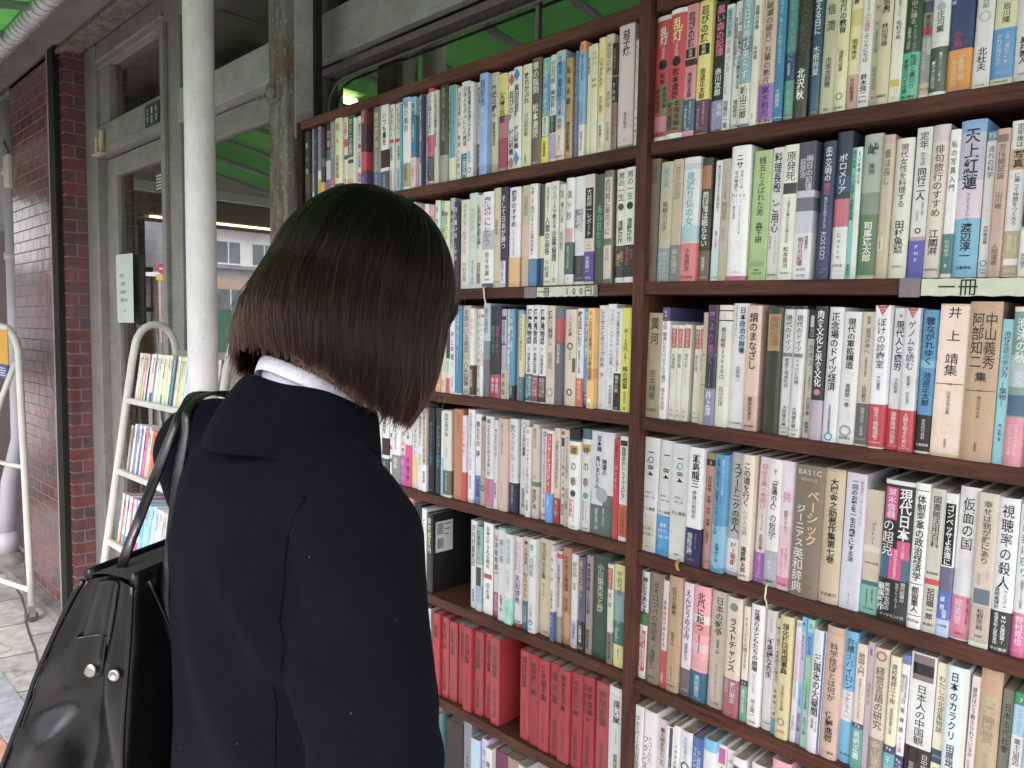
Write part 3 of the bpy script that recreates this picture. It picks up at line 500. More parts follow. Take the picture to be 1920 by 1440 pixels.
373.3 23.1 173 cba;B .45 .5 dcb;T .26 .44 654 プラトンI;L .58 .6 665 世界の名著;S .74 1 7ba;B .735 .77 377;T@.65 .8 .91 343 世界の名著6;T@.35 .8 .94 343 責任編集田中美知太郎;L .95 .965 133 中央公論社
396.8 38.4 192 556;B 0 .03 ddd;B .03 .5 333;B .5 .7 468;P@.25 .05 .28 d48;T@.7 .05 .42 fff 現代日本;T@.25 .06 .27 fde 並木信義;T@.2 .28 .54 fff の超克;P@.72 .42 .55 d48;P@.5 .48 .7 d48;T@.72 .43 .54 fde 二十一世紀;T@.5 .49 .69 fde 精神科学技術革命期の;S .7 1 333;T@.8 .71 .85 ddd 現代認識の;T@.62 .72 .9 ddd 知的フレームワーク;T@.32 .73 .93 eee 戦後半世紀の;T@.1 .74 .94 eee 最高傑作;L .95 .97 ddd ダイヤモンド社
435.3 17.9 194 ddd;H .05 444;T .08 .67 333 体制変革の政治経済学;H .69 444;T .71 .89 222 都留重人;H .91 444;L .935 .96 444 新評論
453.8 17.3 190 ccb;T .05 .41 443 図書館活用百科;L .57 .6 554 新潮選書;B .625 .665 d43;T .69 .91 443 紀田順一郎;L .935 .955 443 新潮社
471.3 14.2 187 ddd;P .07 .5 222;T .08 .5 fff ゴンベッサよ永遠に;B .51 .68 668;T .55 .65 c46 シーラカンス;S .68 1 46b;B .88 1 abd;T@.4 .71 .82 fff 課題;T@.6 .81 .87 fff 図書;L .91 .94 224 小学館
485.8 22.7 198 ddd;T .07 .41 222 仮面の国;B .42 .7 dde;S .71 .99 d79;T@.35 .73 .9 fdf 柳美里;T@.8 .72 .9 534 新潮45連載で大反響!;L .95 .965 a34 新潮社
509.4 21.5 195 cba;T .05 .46 776 幸せは我が庭にあり;T@.7 .48 .55 998 こころと;T@.3 .52 .6 998 生きる;P .62 .72 678;B .73 .97 ba9;T .75 .89 433 松野宗純;L .92 .94 433 PHP;B .97 1 cdc
531.1 22.2 193 dde;T .04 .59 222 視聴率の殺人;T@.65 .59 .75 333 ウィリアム・L;T@.25 .58 .72 333 真崎義博訳;S .73 1 333;T@.65 .75 .94 eee MWA賞受賞!;T@.3 .74 .95 eee 最優秀新人賞受賞作;L .965 .985 eee 早川書房
553.5 14.8 188 ddd;T .04 .48 3a9 敵は我に在り;T .49 .68 445 危機管理としての人材育成;S .71 1 d59;T .73 .92 fee 野村克也;L .95 .97 fcc KKベスト
#R5
10.0 17.6 190 dde;B .38 .5 574;T .05 .4 333 神去なあなあ;B .38 .5 585;S .5 .97 eee;P@.6 .55 .93 d43;T@.6 .57 .9 fee 本屋大賞受賞作;T@.2 .6 .9 555 三浦しをん
27.8 29.0 194 876;T .07 .62 332 ヨオロツパの世紀末;T .64 .88 332 ／吉田健一;L .93 .95 443 新潮社
57.7 9.9 186 dcc;T .18 .62 222 投資信託で成功する;S .65 1 b33;T .86 .95 ecc 中野晴啓
67.7 25.5 198 b97;T .09 .33 432 近代の仏教者;T .48 .6 543 脇本平也;T .78 .9 765 日本の仏教14;B .91 .915 876;L .94 .96 654 筑摩書房
94.5 17.9 192 dcd;T .06 .5 333 えんどうの小舟;T .53 .69 555 柏原喜久子;S .76 1 766;L .94 .955 ddd 文化出版
113.2 29.1 194 e9a;B .25 .32 dcc;B .33 .42 d88;B .5 .57 dbb;B .62 .72 d99;T .06 .39 533 北風に起つ;T .42 .58 644 継体戦争と蘇我稲目;S .74 1 268;T .77 .96 cde 黒岩重吾;L .965 .98 abc 中央公論社
144.3 30.5 193 cba;T .05 .38 332 日本の戦争;T .41 .53 443 田原総一朗;B .58 .583 ba8;T .62 .93 987 なぜ、戦いに踏み切ったか?;L .95 .97 654 小学館
176.7 26.0 193 dcb;D .08 798;T .17 .62 444 ラストチャンス;S .68 1 a56;T@.65 .7 .88 ddd 瀧川栄太;T@.25 .69 .85 dbc 渡部昇一;L .95 .97 cab PHP
204.9 10.4 184 dcb;T .09 .4 554 イメージと人間;T .41 .54 776 精神人間学の視野;S .64 1 6a8;B .64 .69 335;L .65 .68 ddd 76;T .72 .93 ddd 藤岡喜愛著
216.7 20.7 192 ddd;T .04 .55 333 普通の子どもたちの崩壊;T .57 .73 c9b 現役公立中学教師;T .78 .93 333 河上亮一;L .96 .975 444 文藝春秋
238.5 17.8 188 ccc;T .07 .18 555 ナンセンス;T .23 .57 333 不思議な先生;L .93 .95 777 人文書院
256.9 7.5 181 dcb;T .07 .55 334 博士・修士・卒業論文の書き方;T .6 .85 444 佐藤孝一著;S .86 1 59b
264.6 19.7 189 cb8;T .06 .47 443 緑化技術用語事典;T .56 .77 776 日本緑化工学会編;O .86 887 .3;L .93 .95 665 山海堂
286.0 8.6 187 dde;B .02 .05 9ca;B .15 .5 dcd;T .35 .65 89a てらこやブックスのおはなし;T .78 .9 445 てらさん
294.8 7.9 194 bbd;B 0 .12 6be;L .03 .07 346 6;T .14 .34 557 自分を生きる;B .52 .75 8be;T@.5 .54 .7 468 こどものための哲学対話;B .75 1 a9c;T .76 .9 535 永内れいか著
303.0 10.5 194 9cb;B 0 .1 9dc;L .03 .07 346 5;B .1 .28 5ae;T .13 .3 356 気になる思い;B .45 .6 8c9;T .5 .7 355 こどものための実践編;T .76 .9 346 永内れいか著
314.2 17.8 184 dde;T .19 .7 222 三国志の大疑問;T@.7 .73 .82 555 おもしろ中国;T@.4 .72 .8 555 史学会編;B@.97 0 1 46a
333.1 23.1 195 ca9;B .03 .06 ba8;T .12 .56 433 科学技術とは何か;T .64 .87 433 佐藤進著;L .94 .96 543 三一書房
356.7 18.1 192 6be;T .05 .44 235 弁護士バイロン;B .45 .68 eee;T .46 .66 445 つかこうへい;L .92 .95 235 角川書店
375.5 14.5 181 dcb;T .07 .25 554 地図入門;T .27 .6 776 地形図からナショナルアトラスまで;S .63 1 5a9;B .63 .67 457;L .635 .665 eee 76;T .69 .92 dee 高崎正義
390.5 9.1 188 bab;T .05 .1 654 図書館;T .3 .48 899 加藤秀俊
399.8 20.2 185 cba;O .06 b66 .35;T .14 .62 543 経営言語の研究;S .69 1 987;T .71 .95 cba 金山宣夫
420.5 12.6 181 edb;T .06 .37 443 高校教師三十年;T .4 .6 665 定時制高校教師の記録;S .69 1 5ab;B .69 .75 446;L .7 .73 eee 76;T .77 .95 cee 子川一
433.3 9.6 185 dde;B 0 .07 57b;T@.7 .15 .32 445 生活の知恵はこの禅語;T@.3 .15 .28 445 超えられる;T .31 .6 223 日常禅語;T .61 .74 c5a 50選;S .76 1 336;T@.7 .79 .97 dde 秋月龍珉著;T@.3 .78 .98 dde 禅は生活文化
444.5 30.8 192 ddd;S .67 1 322;P .01 .19 877;P .07 .15 222;T .22 .65 332 日本人の中国観;T .69 .78 443 安藤彦;T@.8 .7 .9 dcc 日中関係の;T@.3 .78 .95 bbb 安藤彦太郎
476.7 13.5 188 edb;T .09 .5 554 わたしの北京風物誌;S .62 .72 356;L .66 .68 abb 新評論;T .75 .9 554 李輝子
490.4 24.7 192 cde;B@.95 0 1 ecb;T@.4 .04 .51 222 日本のカラクリ;T@.4 .54 .8 333 田原総一朗
515.6 9.0 185 dcc;T .08 .58 443 歴史はどう教えられているか;T@.4 .6 .75 d9a 教科書の国際比較;S .76 1 79b
524.9 23.5 197 b97;P .17 .68 ba8;T .2 .5 a86 三閑堂;T .55 .65 b97 歌文集
549.0 12.8 179 776;T .1 .46 443 日本古代社會;T .75 .9 554 著作集
562.0 13.6 181 ddd;B 0 .085 396;L .03 .065 def 7;B .085 .3 9ce;T .11 .28 b5a アルペンガイド;T .32 .7 222 富士山周辺・駿遠の山
576.0 13.8 188 9bd*;T .07 .42 335 臨急列車;T .55 .8 346 赤川次郎
#R6
9.1 22.3 179 dde;T .1 .65 333 ヴェーバーと丸山政治学
31.6 25.3 179 dde;T@.6 .25 .5 778 ドゴールと;T@.25 .25 .6 778 フランス
57.1 19.2 170 dcc;T .082 .481 555 集え始まるところ
76.5 14.8 170 dde*;S@.8 .006 1.000 456;T@.7 .304 .602 cde ヒールショップ
92.0 10.4 174 ddd*;T .18 .5 333 ハタチの原点
102.5 23.4 170 dde;T .05 .33 39d 人生を考える;O .36 555 .35;B .4 .6 4ad;T .42 .58 eef 80日
126.3 23.6 170 36b;B .451 1.000 dde;T@.6 .122 .402 def もし高校野球の;T@.25 .102 .422 def マネジャーが
150.1 22.6 178 dde;B 0 .11 6be;T .4 .6 bbb 写真集
172.9 14.4 174 ddd*;P .03 .18 c5a;T .2 .6 222 5年後に笑う
188.3 13.1 172 ddd*;L .08 .13 55a α;T .2 .45 557 α波の世界
201.7 22.4 170 ddd*;T .073 .309 222 大阪大学;T@.25 .073 .359 222 英語の本
233.0 29.9 173 ddd*;
"""
def glyphs(chars, off, res):
    obs = {}
    for ch in chars:
        c = bpy.data.curves.new('g', 'FONT'); c.body = ch; c.resolution_u = res; c.offset = off; c.fill_mode = 'FRONT'
        o = bpy.data.objects.new('g', c); COL.objects.link(o); obs[ch] = o
    bpy.context.view_layer.update()
    dg = bpy.context.evaluated_depsgraph_get(); out = {}
    for ch, o in obs.items():
        ev = o.evaluated_get(dg); me = ev.to_mesh()
        v = np.zeros(len(me.vertices)*3, dtype=np.float32); me.vertices.foreach_get('co', v); v = v.reshape(-1, 3)[:, :2]
        out[ch] = (v, [tuple(p.vertices) for p in me.polygons]); ev.to_mesh_clear()
    for o in obs.values():
        c = o.data; bpy.data.objects.remove(o); bpy.data.curves.remove(c)
    return out
_chars = set('一冊100円江戸店料理定食通行止営業中年季日曜祭休')
for _l in TXT.split('\n'):
    for _s in _l.split(';')[1:]:
        if _s[:1] in 'TLRW': _chars |= set(_s.split(' ', 4)[4] if len(_s.split(' ', 4)) > 4 else '')
_chars -= {' ', '　'}
GL = glyphs(_chars, 0.004, 2); GLB = glyphs(_chars, 0.016, 2)
ROT = set('ー—－-〈〉「」()（）・')
def put(mb, ch, cx, cz, sx, sz, col, yf, bold=False, rot=False, m=0):
    g = (GLB if bold else GL).get(ch)
    if g is None or len(g[0]) == 0: return
    v, f = g
    full = ord(ch) > 0x2e80
    ox = .5 if full else (v[:, 0].min()+v[:, 0].max())/2
    p = v - np.array([ox, .355])
    if rot: p = np.stack([p[:, 1], -p[:, 0]], 1)
    X = cx + p[:, 0]*sx; Z = cz + p[:, 1]*sz
    n = len(mb.v)
    mb.v += [(float(a), float(yf(a)), float(b)) for a, b in zip(X, Z)]
    for q in f: mb.f.append(tuple(i+n for i in q)); mb.m.append(m); mb.c.append(col)
def vtext(mb, s, x, ztop, zbot, avail, col, yf, m=0, boldbias=0):
    s = s.replace(' ', '　'); n = len(s); pitch = (ztop-zbot)/n
    sx = min(pitch*1.1, avail); sz = min(pitch*1.04, sx*1.3)
    bold = (sx > .0085 and (hash_(s) % 10) < 6)
    for i, ch in enumerate(s):
        if ch == '　': continue
        put(mb, ch, x, ztop-(i+.5)*pitch, sx, sz, col, yf, bold, ch in ROT, m)
def htext(mb, s, x, zc, hgt, maxw, col, yf, m=0, bold=False):
    n = sum(1.0 if ord(c) > 0x2e80 else .62 for c in s); e = min(hgt*1.15, maxw/n); cx = x-e*n/2
    for ch in s:
        a = 1.0 if ord(ch) > 0x2e80 else .62
        put(mb, ch, cx+a*e/2, zc, e, e, col, yf, bold, False, m); cx += a*e
def rtext(mb, s, x, ztop, zbot, avail, cols, yf, m=0):
    n = sum(.95 if c == 'Q' else (.34 if c == ' ' else .66) for c in s); e = min((ztop-zbot)/n, avail/.72); z = ztop
    for i, ch in enumerate(s):
        a = .95 if ch == 'Q' else (.34 if ch == ' ' else .66)
        put(mb, ch, x, z-a*e/2, e, e, cols[i], yf, False, True, m); z -= a*e
def hash_(s):
    h = 7
    for c in s: h = (h*131+ord(c)) % 1000003
    return h
def patch(mb, x0, x1, z0, z1, col, yf, n=6, m=0):
    for i in range(n):
        a = x0+(x1-x0)*i/n; b = x0+(x1-x0)*(i+1)/n
        mb.add([(a, yf(a), z0), (b, yf(b), z0), (b, yf(b), z1), (a, yf(a), z1)], [(0, 1, 2, 3)], m, col)
def disc(mb, x, z, r, col, yf, hole=0, n=20, m=0, sq=1):
    if hole:
        vs = []
        for i in range(n):
            a = 2*math.pi*i/n
            for q in (r, r*hole): X = x+math.cos(a)*q; vs.append((X, yf(X), z+math.sin(a)*q*sq))
        mb.add(vs, [(2*i, 2*((i+1) % n), 2*((i+1) % n)+1, 2*i+1) for i in range(n)], m, col)
    else:
        vs = [(x, yf(x), z)]
        for i in range(n):
            a = 2*math.pi*i/n; X = x+math.cos(a)*r; vs.append((X, yf(X), z+math.sin(a)*r*sq))
        mb.add(vs, [(0, 1+i, 1+(i+1) % n) for i in range(n)], m, col)
DEP = .132
def shell(mb, w, h0, h1, b, p, off, dep, t, levels, colf, m=0, n=10):
    outer = [(-off, dep)] + [(w*(i/n)+(off*(2*i/n-1)), b*abs(2*i/n-1)**p-off) for i in range(n+1)] + [(w+off, dep)]
    inner = [(t, dep)] + [(min(max(w*(i/n), t), w-t), b*abs(2*i/n-1)**p*.6+t) for i in range(n+1)] + [(w-t, dep)]
    zs = sorted(set([h0, h1]+[z for z in levels if h0+.0004 < z < h1-.0004]))
    k = len(outer)
    for i in range(k-1):
        (x0, y0), (x1, y1) = outer[i], outer[i+1]
        for a, c in zip(zs, zs[1:]):
            mb.add([(x0, y0, a), (x1, y1, a), (x1, y1, c), (x0, y0, c)], [(0, 1, 2, 3)], m, colf((a+c)/2))
        (u0, v0), (u1, v1) = inner[i], inner[i+1]
        ct = colf(h1-1e-4); cb_ = colf(h0+1e-4)
        mb.add([(x0, y0, h1), (x1, y1, h1), (u1, v1, h1), (u0, v0, h1)], [(0, 1, 2, 3)], m, ct)
        mb.add([(x0, y0, h0), (x1, y1, h0), (u1, v1, h0), (u0, v0, h0)], [(3, 2, 1, 0)], m, cb_)
        if i in (0, k-2):
            mb.add([(u0, v0, h0), (u1, v1, h0), (u1, v1, h1), (u0, v0, h1)], [(3, 2, 1, 0)], m, ct)
    for (x0, y0), (u0, v0) in ((outer[0], inner[0]), (outer[-1], inner[-1])):
        mb.add([(x0, y0, h0), (x0, y0, h1), (u0, v0, h1), (u0, v0, h0)], [(0, 1, 2, 3)], m, colf(h1-1e-4))
def inkc(s):
    c = hx(s, 1.0); l = max(c[:3])
    f = .3 if l < .06 else .6 if l < .25 else 1
    return tuple(v*f for v in c[:3]) + (1.,)
def build_book(w, h, col, segs, rn):
    """returns cover, pages, obi meshes in a local frame: spine at y=0 facing -y, x 0..w, z 0..h"""
    cover, pages, obi = MB(), MB(), None
    hard = w > .0145 and rn.random() < .75
    b, p = (.0022+.05*w*rn.random(), rn.choice([2.2, 3, 4])) if hard else (.0012, 6)
    base = hx(col)
    bands = []; S = None
    prs = []
    for s in segs:
        k, rest = s.split(' ', 1); cx = None
        if '@' in k: k, cx = k.split('@'); cx = float(cx)
        prs.append((k, cx, rest))
    for k, cx, rest in prs:
        q = rest.split(' ')
        if k == 'B' and cx is None: bands.append((h*(1-float(q[1])), h*(1-float(q[0])), hx(q[2])))
        if k == 'S' and cx is None and S is None: S = (float(q[0]), float(q[1]), hx(q[2]))
    def yc(off):
        return lambda x: b*min(1, abs(2*x/w-1))**p - off
    def colf(z):
        c = base
        for z0, z1, cc in bands:
            if z0 <= z <= z1: c = cc
        return c
    lv = [z for t in bands for z in t[:2]]
    dep = DEP-rn.random()*.012
    shell(cover, w, 0, h, b, p, 0, dep, min(.0018, w*.12), lv, colf)
    rec = .003 if hard else .0004; t = min(.0019, w*.13)
    py0 = b*.6+t+.0005
    pages.box((t, py0, rec), (w-t, dep-(.004 if hard else .0003), h-rec))
    if S:
        obi = MB(); z0, z1 = h*(1-S[1]), h*(1-S[0])
        # printed bands that fall on the paper band colour it too
        def colo(z):
            c = S[2]
            for a, bb, cc in bands:
                if a <= z <= bb and a >= z0-.002 and bb <= z1+.002: c = cc
            return c
        shell(obi, w, max(0, z0), z1, b, p, .0003, dep*.94, .0001, lv, colo)
    def tgt(f):
        if S and S[0]-.004 <= f <= S[1]+.004: return obi, .0003
        return cover, 0.
    two = any(cx is not None and k == 'T' for k, cx, r_ in prs)
    layer = 0
    for k, cx, rest in prs:
        q = rest.split(' ', 3)
        layer += 1
        if k == 'B' and cx is None: continue
        if k == 'S' and cx is None: continue
        f0 = float(q[0])
        if k in 'TPLVGWRBS':
            f1 = float(q[1]); c = inkc(q[2]) if k in 'TLRW' else hx(q[2], 1.0); z1, z0 = h*(1-f0), h*(1-f1)
            mb, o = tgt((f0+f1)/2)
        x = w*(cx if cx is not None else .5)
        if k == 'T':
            av = w*(.60 if cx is None else (.40 if abs(cx-.5) > .09 else .5))
            vtext(mb, q[3], x, z1, z0, av, c, yc(o+.00042))
        elif k == 'L': htext(mb, q[3], x, (z0+z1)/2, max(z1-z0, .0018), w*.8, c, yc(o+.00042))
        elif k == 'R': rtext(mb, q[3], x, z1, z0, w*.62, [c]*len(q[3]), yc(o+.00042))
        elif k == 'W':
            tx, qc = q[3].split(' '); rtext(mb, tx, x, z1, z0, w*.60, [hx(qc, 1.) if ch == 'Q' else c for ch in tx], yc(o+.00042))
        elif k in 'BS':      # part-width colour field
            hw = min(w*.48, w*min(cx if cx > .04 else 1, (1-cx) if cx < .96 else 1)*.96)
            if cx >= .9: xa, xb = w*.84, w*.985
            elif cx <= .1: xa, xb = w*.02, w*.22
            else: xa, xb = max(w*.03, x-hw), min(w*.97, x+hw)
            patch(mb, xa, xb, max(z0, .0006), z1-.0006, c, yc(o+.00012))
        elif k == 'P':
            hw = w*(.41 if cx is None else .2); patch(mb, x-hw, x+hw, z0, z1, c, yc(o+.0002+.00001*layer))
        elif k == 'V': mb.add([(w*.1, yc(.0003)(w*.1), z1), (w*.9, yc(.0003)(w*.9), z1), (w*.5, yc(.0003)(w*.5)-.0002, z0)], [(2, 1, 0)], 0, c)
        elif k == 'G':
            zc = (z0+z1)/2; y_ = -.0003
            mb.add([(w*.5, y_, z1), (w*.12, y_+.0002, zc), (w*.5, y_, z0), (w*.88, y_+.0002, zc)], [(0, 1, 2, 3)], 0, c)
        elif k in 'DO':
            q2 = rest.split(' '); c = hx(q2[1], 1.0); mb, o = tgt(f0)
            if k == 'D': disc(mb, x, h*(1-f0), w*.26, c, yc(o+.00022), sq=1)
            else: disc(mb, x, h*(1-f0), w*float(q2[2]), c, yc(o+.00022), .62)
        elif k == 'H':
            q2 = rest.split(' '); patch(cover, w*.04, w*.96, h*(1-f0)-.0005, h*(1-f0)+.0005, hx(q2[1], 1.), yc(.00025))
    return cover, pages, obi
# ------------------------------------------------------------------ names of colours and labels
def cname(s):
    r_, g, b = (int(c, 16)/15 for c in s)
    mx, mn = max(r_, g, b), min(r_, g, b); d = mx-mn
    if d < .1:
        return 'white' if mx > .82 else 'pale grey' if mx > .68 else 'grey' if mx > .45 else 'dark grey' if mx > .25 else 'black'
    h = (60*((g-b)/d % 6) if mx == r_ else 60*((b-r_)/d+2) if mx == g else 60*((r_-g)/d+4)); s_ = d/mx
    if s_ < .2 and mx > .8: return 'cream' if 20 < h < 100 else 'pale blue' if 160 < h < 270 else 'off-white'
    if h < 14 or h > 335: return ('pink' if mx > .75 and s_ < .62 else 'red' if mx > .6 and s_ > .5 else 'maroon' if s_ > .3 else 'mauve')
    if h < 45: return ('orange' if s_ > .65 and mx > .75 else 'beige' if mx > .7 and s_ < .35 else 'tan' if mx > .6 else 'brown')
    if h < 68: return ('yellow' if mx > .75 and s_ > .35 else 'cream' if mx > .75 else 'olive')
    if h < 165: return ('pale green' if mx > .65 else 'green' if mx > .25 else 'dark green')
    if h < 200: return ('turquoise' if mx > .55 else 'teal')
    if h < 255: return ('light blue' if mx > .65 else 'blue' if mx > .42 else 'navy')
    return 'lilac' if mx > .6 else 'purple' if h < 300 else 'magenta'
FIX = {'サライ': '特集', 'アルペンガイド': '富士山周辺', '弘法大師': '大師', '朝日クロニクル': 'クロニクル', 'レクサスとオリーブの木 下': 'オリーブの木', '平岩弓枝 幽霊殺し': '幽霊殺し', '千石弓枝 狐の嫁入り': '狐の嫁入り', '平岩弓枝 酸漿は殺しの口笛': '酸漿は殺しの口笛', '宮本輝': '睡蓮の',
    '大前研一レポート': 'レポート', '小川国夫光と闇': '光と闇', '海音寺潮五郎・人と文学': '人と文学', '宮沢賢治全集': '全集', '安部公房・内なる辺境': '内なる辺境',
    '内村鑑三文明論集': '文明論集', '瀬島龍三': '参謀の昭和史', '珈琲店のシェイクスピア': '珈琲店の', '弁護士バイロン': '弁護士', 'プラトンI': '世界の名著',
    'ヴェーバーと丸山政治学': '政治学', 'ドゴールと': 'フランス', '井　上　靖集': '60', '中山義秀': '50', '大塚金之助著作集第七巻': '著作集第七巻', '山口瞳': '酔いどれ',
    '岩川隆': 'この「裏切り」を', '平岩弓枝': 'お宿かわ', '小島': '中央公論社刊', '大石良雄と陰の五王': '陰の五王', '永田守子': 'すみ火', '弘津竜竜闇': '竜竜闇',
    '安岡正篤先生から': '人間の品格', '岩本常雄': '寂', 'ベスト': '', '松本': '優しい恋', '田作': '第2作', '樹': '中日新聞連載', '人記': '記'}
ROWN = {'1': 'top', '2': 'second', '3': 'third', '4': 'fourth', '5': 'fifth', '6': 'sixth', '7': 'seventh'}
D_ = 1.07; YB = 1.078
ZR = {'L1': .288, 'L2': .0756, 'L3': -.1325, 'L4': -.345, 'L5': -.558, 'L6': -.770, 'L7': -.983,
      'R1': .2885, 'R2': .0758, 'R3': -.1366, 'R4': -.353, 'R5': -.563, 'R6': -.776}
TILT = R(1.2); X0 = -.7035*D_
def book_matrix(row, u, y):
    z = ZR[row]*D_
    if row[0] == 'L': return Matrix.Translation((u, y, 1.5+z))
    return Matrix.Translation((X0, 0, 1.5)) @ Matrix.Rotation(TILT, 4, 'Y') @ Matrix.Translation((u, y, z))
recs = []; row = None
for line in TXT.strip().split('\n'):
    if line[0] == '#': row = line[1:]; continue
    hd, *segs = line.split(';'); segs = [s_ for s_ in segs if s_]; u, bw, h, col = hd.split()
    st = col.endswith('*'); col = col.rstrip('*')
    T_ = [s.split(' ', 4) for s in segs if s[0] == 'T']
    first = T_[0][4] if T_ and len(T_[0]) > 4 else ''
    recs.append(dict(row=row, u=float(u)/1000, w=float(bw)/1000, h=float(h)/1000, col=col, segs=segs, stuff=st, raw=first))

GRP = 'second-hand books standing on the wooden bookcases'
def basic(r_):
    t = FIX.get(r_['raw'], r_['raw']).replace(' ', '').replace('　', '')[:9]
    sz = 'very thin' if r_['w'] < .0105 else 'thin' if r_['w'] < .0165 else 'thick' if r_['w'] > .029 else ''
    if r_['h'] < .165: sz = 'short ' + sz
    lab = (sz + ' ' + cname(r_['col']) + ' book').strip()
    S = next((s.split(' ')[3] for s in r_['segs'] if s[0] == 'S' and s[1] != '@'), None)
    band = (' with ' + cname(S) + ' paper band') if S else ''
    if r_['row'] == 'L6' and r_['h'] > .15 and cname(r_['col']) in ('red', 'pink', 'maroon', 'mauve'): t = ''
    return lab, t, band
rowp = lambda r_: ROWN[r_['row'][1]] + ' shelf of the ' + ('left' if r_['row'][0] == 'L' else 'right') + ' bookcase'
L6n = 0
for i, r_ in enumerate(recs):
    lab, t, band = basic(r_); r_['t'] = t
    if r_['row'] == 'L6' and not t:
        L6n += 1
        ords = ['', 'first', 'second', 'third', 'fourth', 'fifth', 'sixth', 'seventh', 'eighth']
        r_['label'] = ('faded red set volume, ' + ords[L6n if L6n <= 8 else L6n-8] + ' on the ' + ('left' if L6n <= 8 else 'right') + ' of the gap, sixth shelf')
    elif t and r_['row'] == 'R9': pass
    elif t: r_['label'] = lab + ' lettered 「' + t + '」' + band + ', ' + rowp(r_)
    else:
        pv = recs[i-1]['t'] if i and recs[i-1]['row'] == r_['row'] else ''
        r_['label'] = (lab + band + ', just right of the one lettered 「' + pv + '」') if pv else lab + band + ' near the left end, ' + rowp(r_)
for r_ in recs:
    if r_['t'] == '東京都区内': r_['label'] = 'tall black book with a white barcode sticker, barcode side showing, fifth shelf'; r_['stuff'] = False
    if r_['t'] == '改': r_['label'] = 'wide black book with barcode side showing, bottom left behind the coat'; r_['stuff'] = False
from collections import Counter
cnt = Counter(r_['label'] for r_ in recs)
for i, r_ in enumerate(recs):
    if cnt[r_['label']] > 1:
        lab, t, band = basic(r_)
        pv = recs[i-1] if i and recs[i-1]['row'] == r_['row'] else None
        nx = recs[i+1] if i+1 < len(recs) and recs[i+1]['row'] == r_['row'] else None
        if pv and pv['t'] and pv['t'] != t: r_['label'] = lab + (' lettered 「' + t + '」' if t else '') + ' right beside the one lettered 「' + pv['t'] + '」'
        elif nx and nx['t'] and nx['t'] != t: r_['label'] = lab + (' lettered 「' + t + '」' if t else '') + ' left of the one lettered 「' + nx['t'] + '」'
        else: r_['label'] = lab + (' lettered 「' + t + '」' if t else '') + ' and red lettering on its black band, beside the divider'
for r_ in recs:
    while len(r_['label'].split()) > 16: r_['label'] = re.sub(r' shelf of the (left|right) bookcase$', r' shelf, \1 case', r_['label']) if ' shelf of the ' in r_['label'] else r_['label'].replace(' paper band', ' band', 1) if ' paper band' in r_['label'] else ' '.join(r_['label'].split()[:16])
STUFF = [MB(), MB()]      # merged far and half hidden books: covers, pages
def place_book(r_, Mx, stuff, seed):
    rn = random.Random(seed)
    cover, pages, obi = build_book(r_['w'], r_['h'], r_['col'], r_['segs'], rn)
    mat = GLOSSY if rn.random() < .55 else PAPER
    if stuff:
        for k, mb in ((0, cover), (1, pages), (0, obi)):
            if mb:
                vs = np.array(mb.v) @ np.array(Mx.to_3x3()).T + np.array(Mx.translation)
                STUFF[k].add(vs, mb.f, k)
                n = len(mb.f); STUFF[k].c[-n:] = mb.c
        return None
    o = cover.obj('book', GLOSSY if '改' in r_.get('raw', '') else mat); o.matrix_world = Mx
    tag(o, r_['label'], 'book', GRP)
    pg = pages.obj('pages', PAGES); pg.parent = o   # stays in the book's own frame
    if obi:
        ob = obi.obj('paper_band', mat); ob.parent = o
    return o
for i, r_ in enumerate(recs):
    rn = random.Random(i*17+3)
    dy = rn.uniform(-.003, .010)
    if r_['row'] == 'R3' and r_['w'] > .007 and r_['h'] < .165: dy = .012
    lean = Matrix.Rotation(R(rn.uniform(-.4, .4)), 4, 'Y')
    place_book(r_, book_matrix(r_['row'], r_['u'], YB+dy) @ lean, r_['stuff'], i)

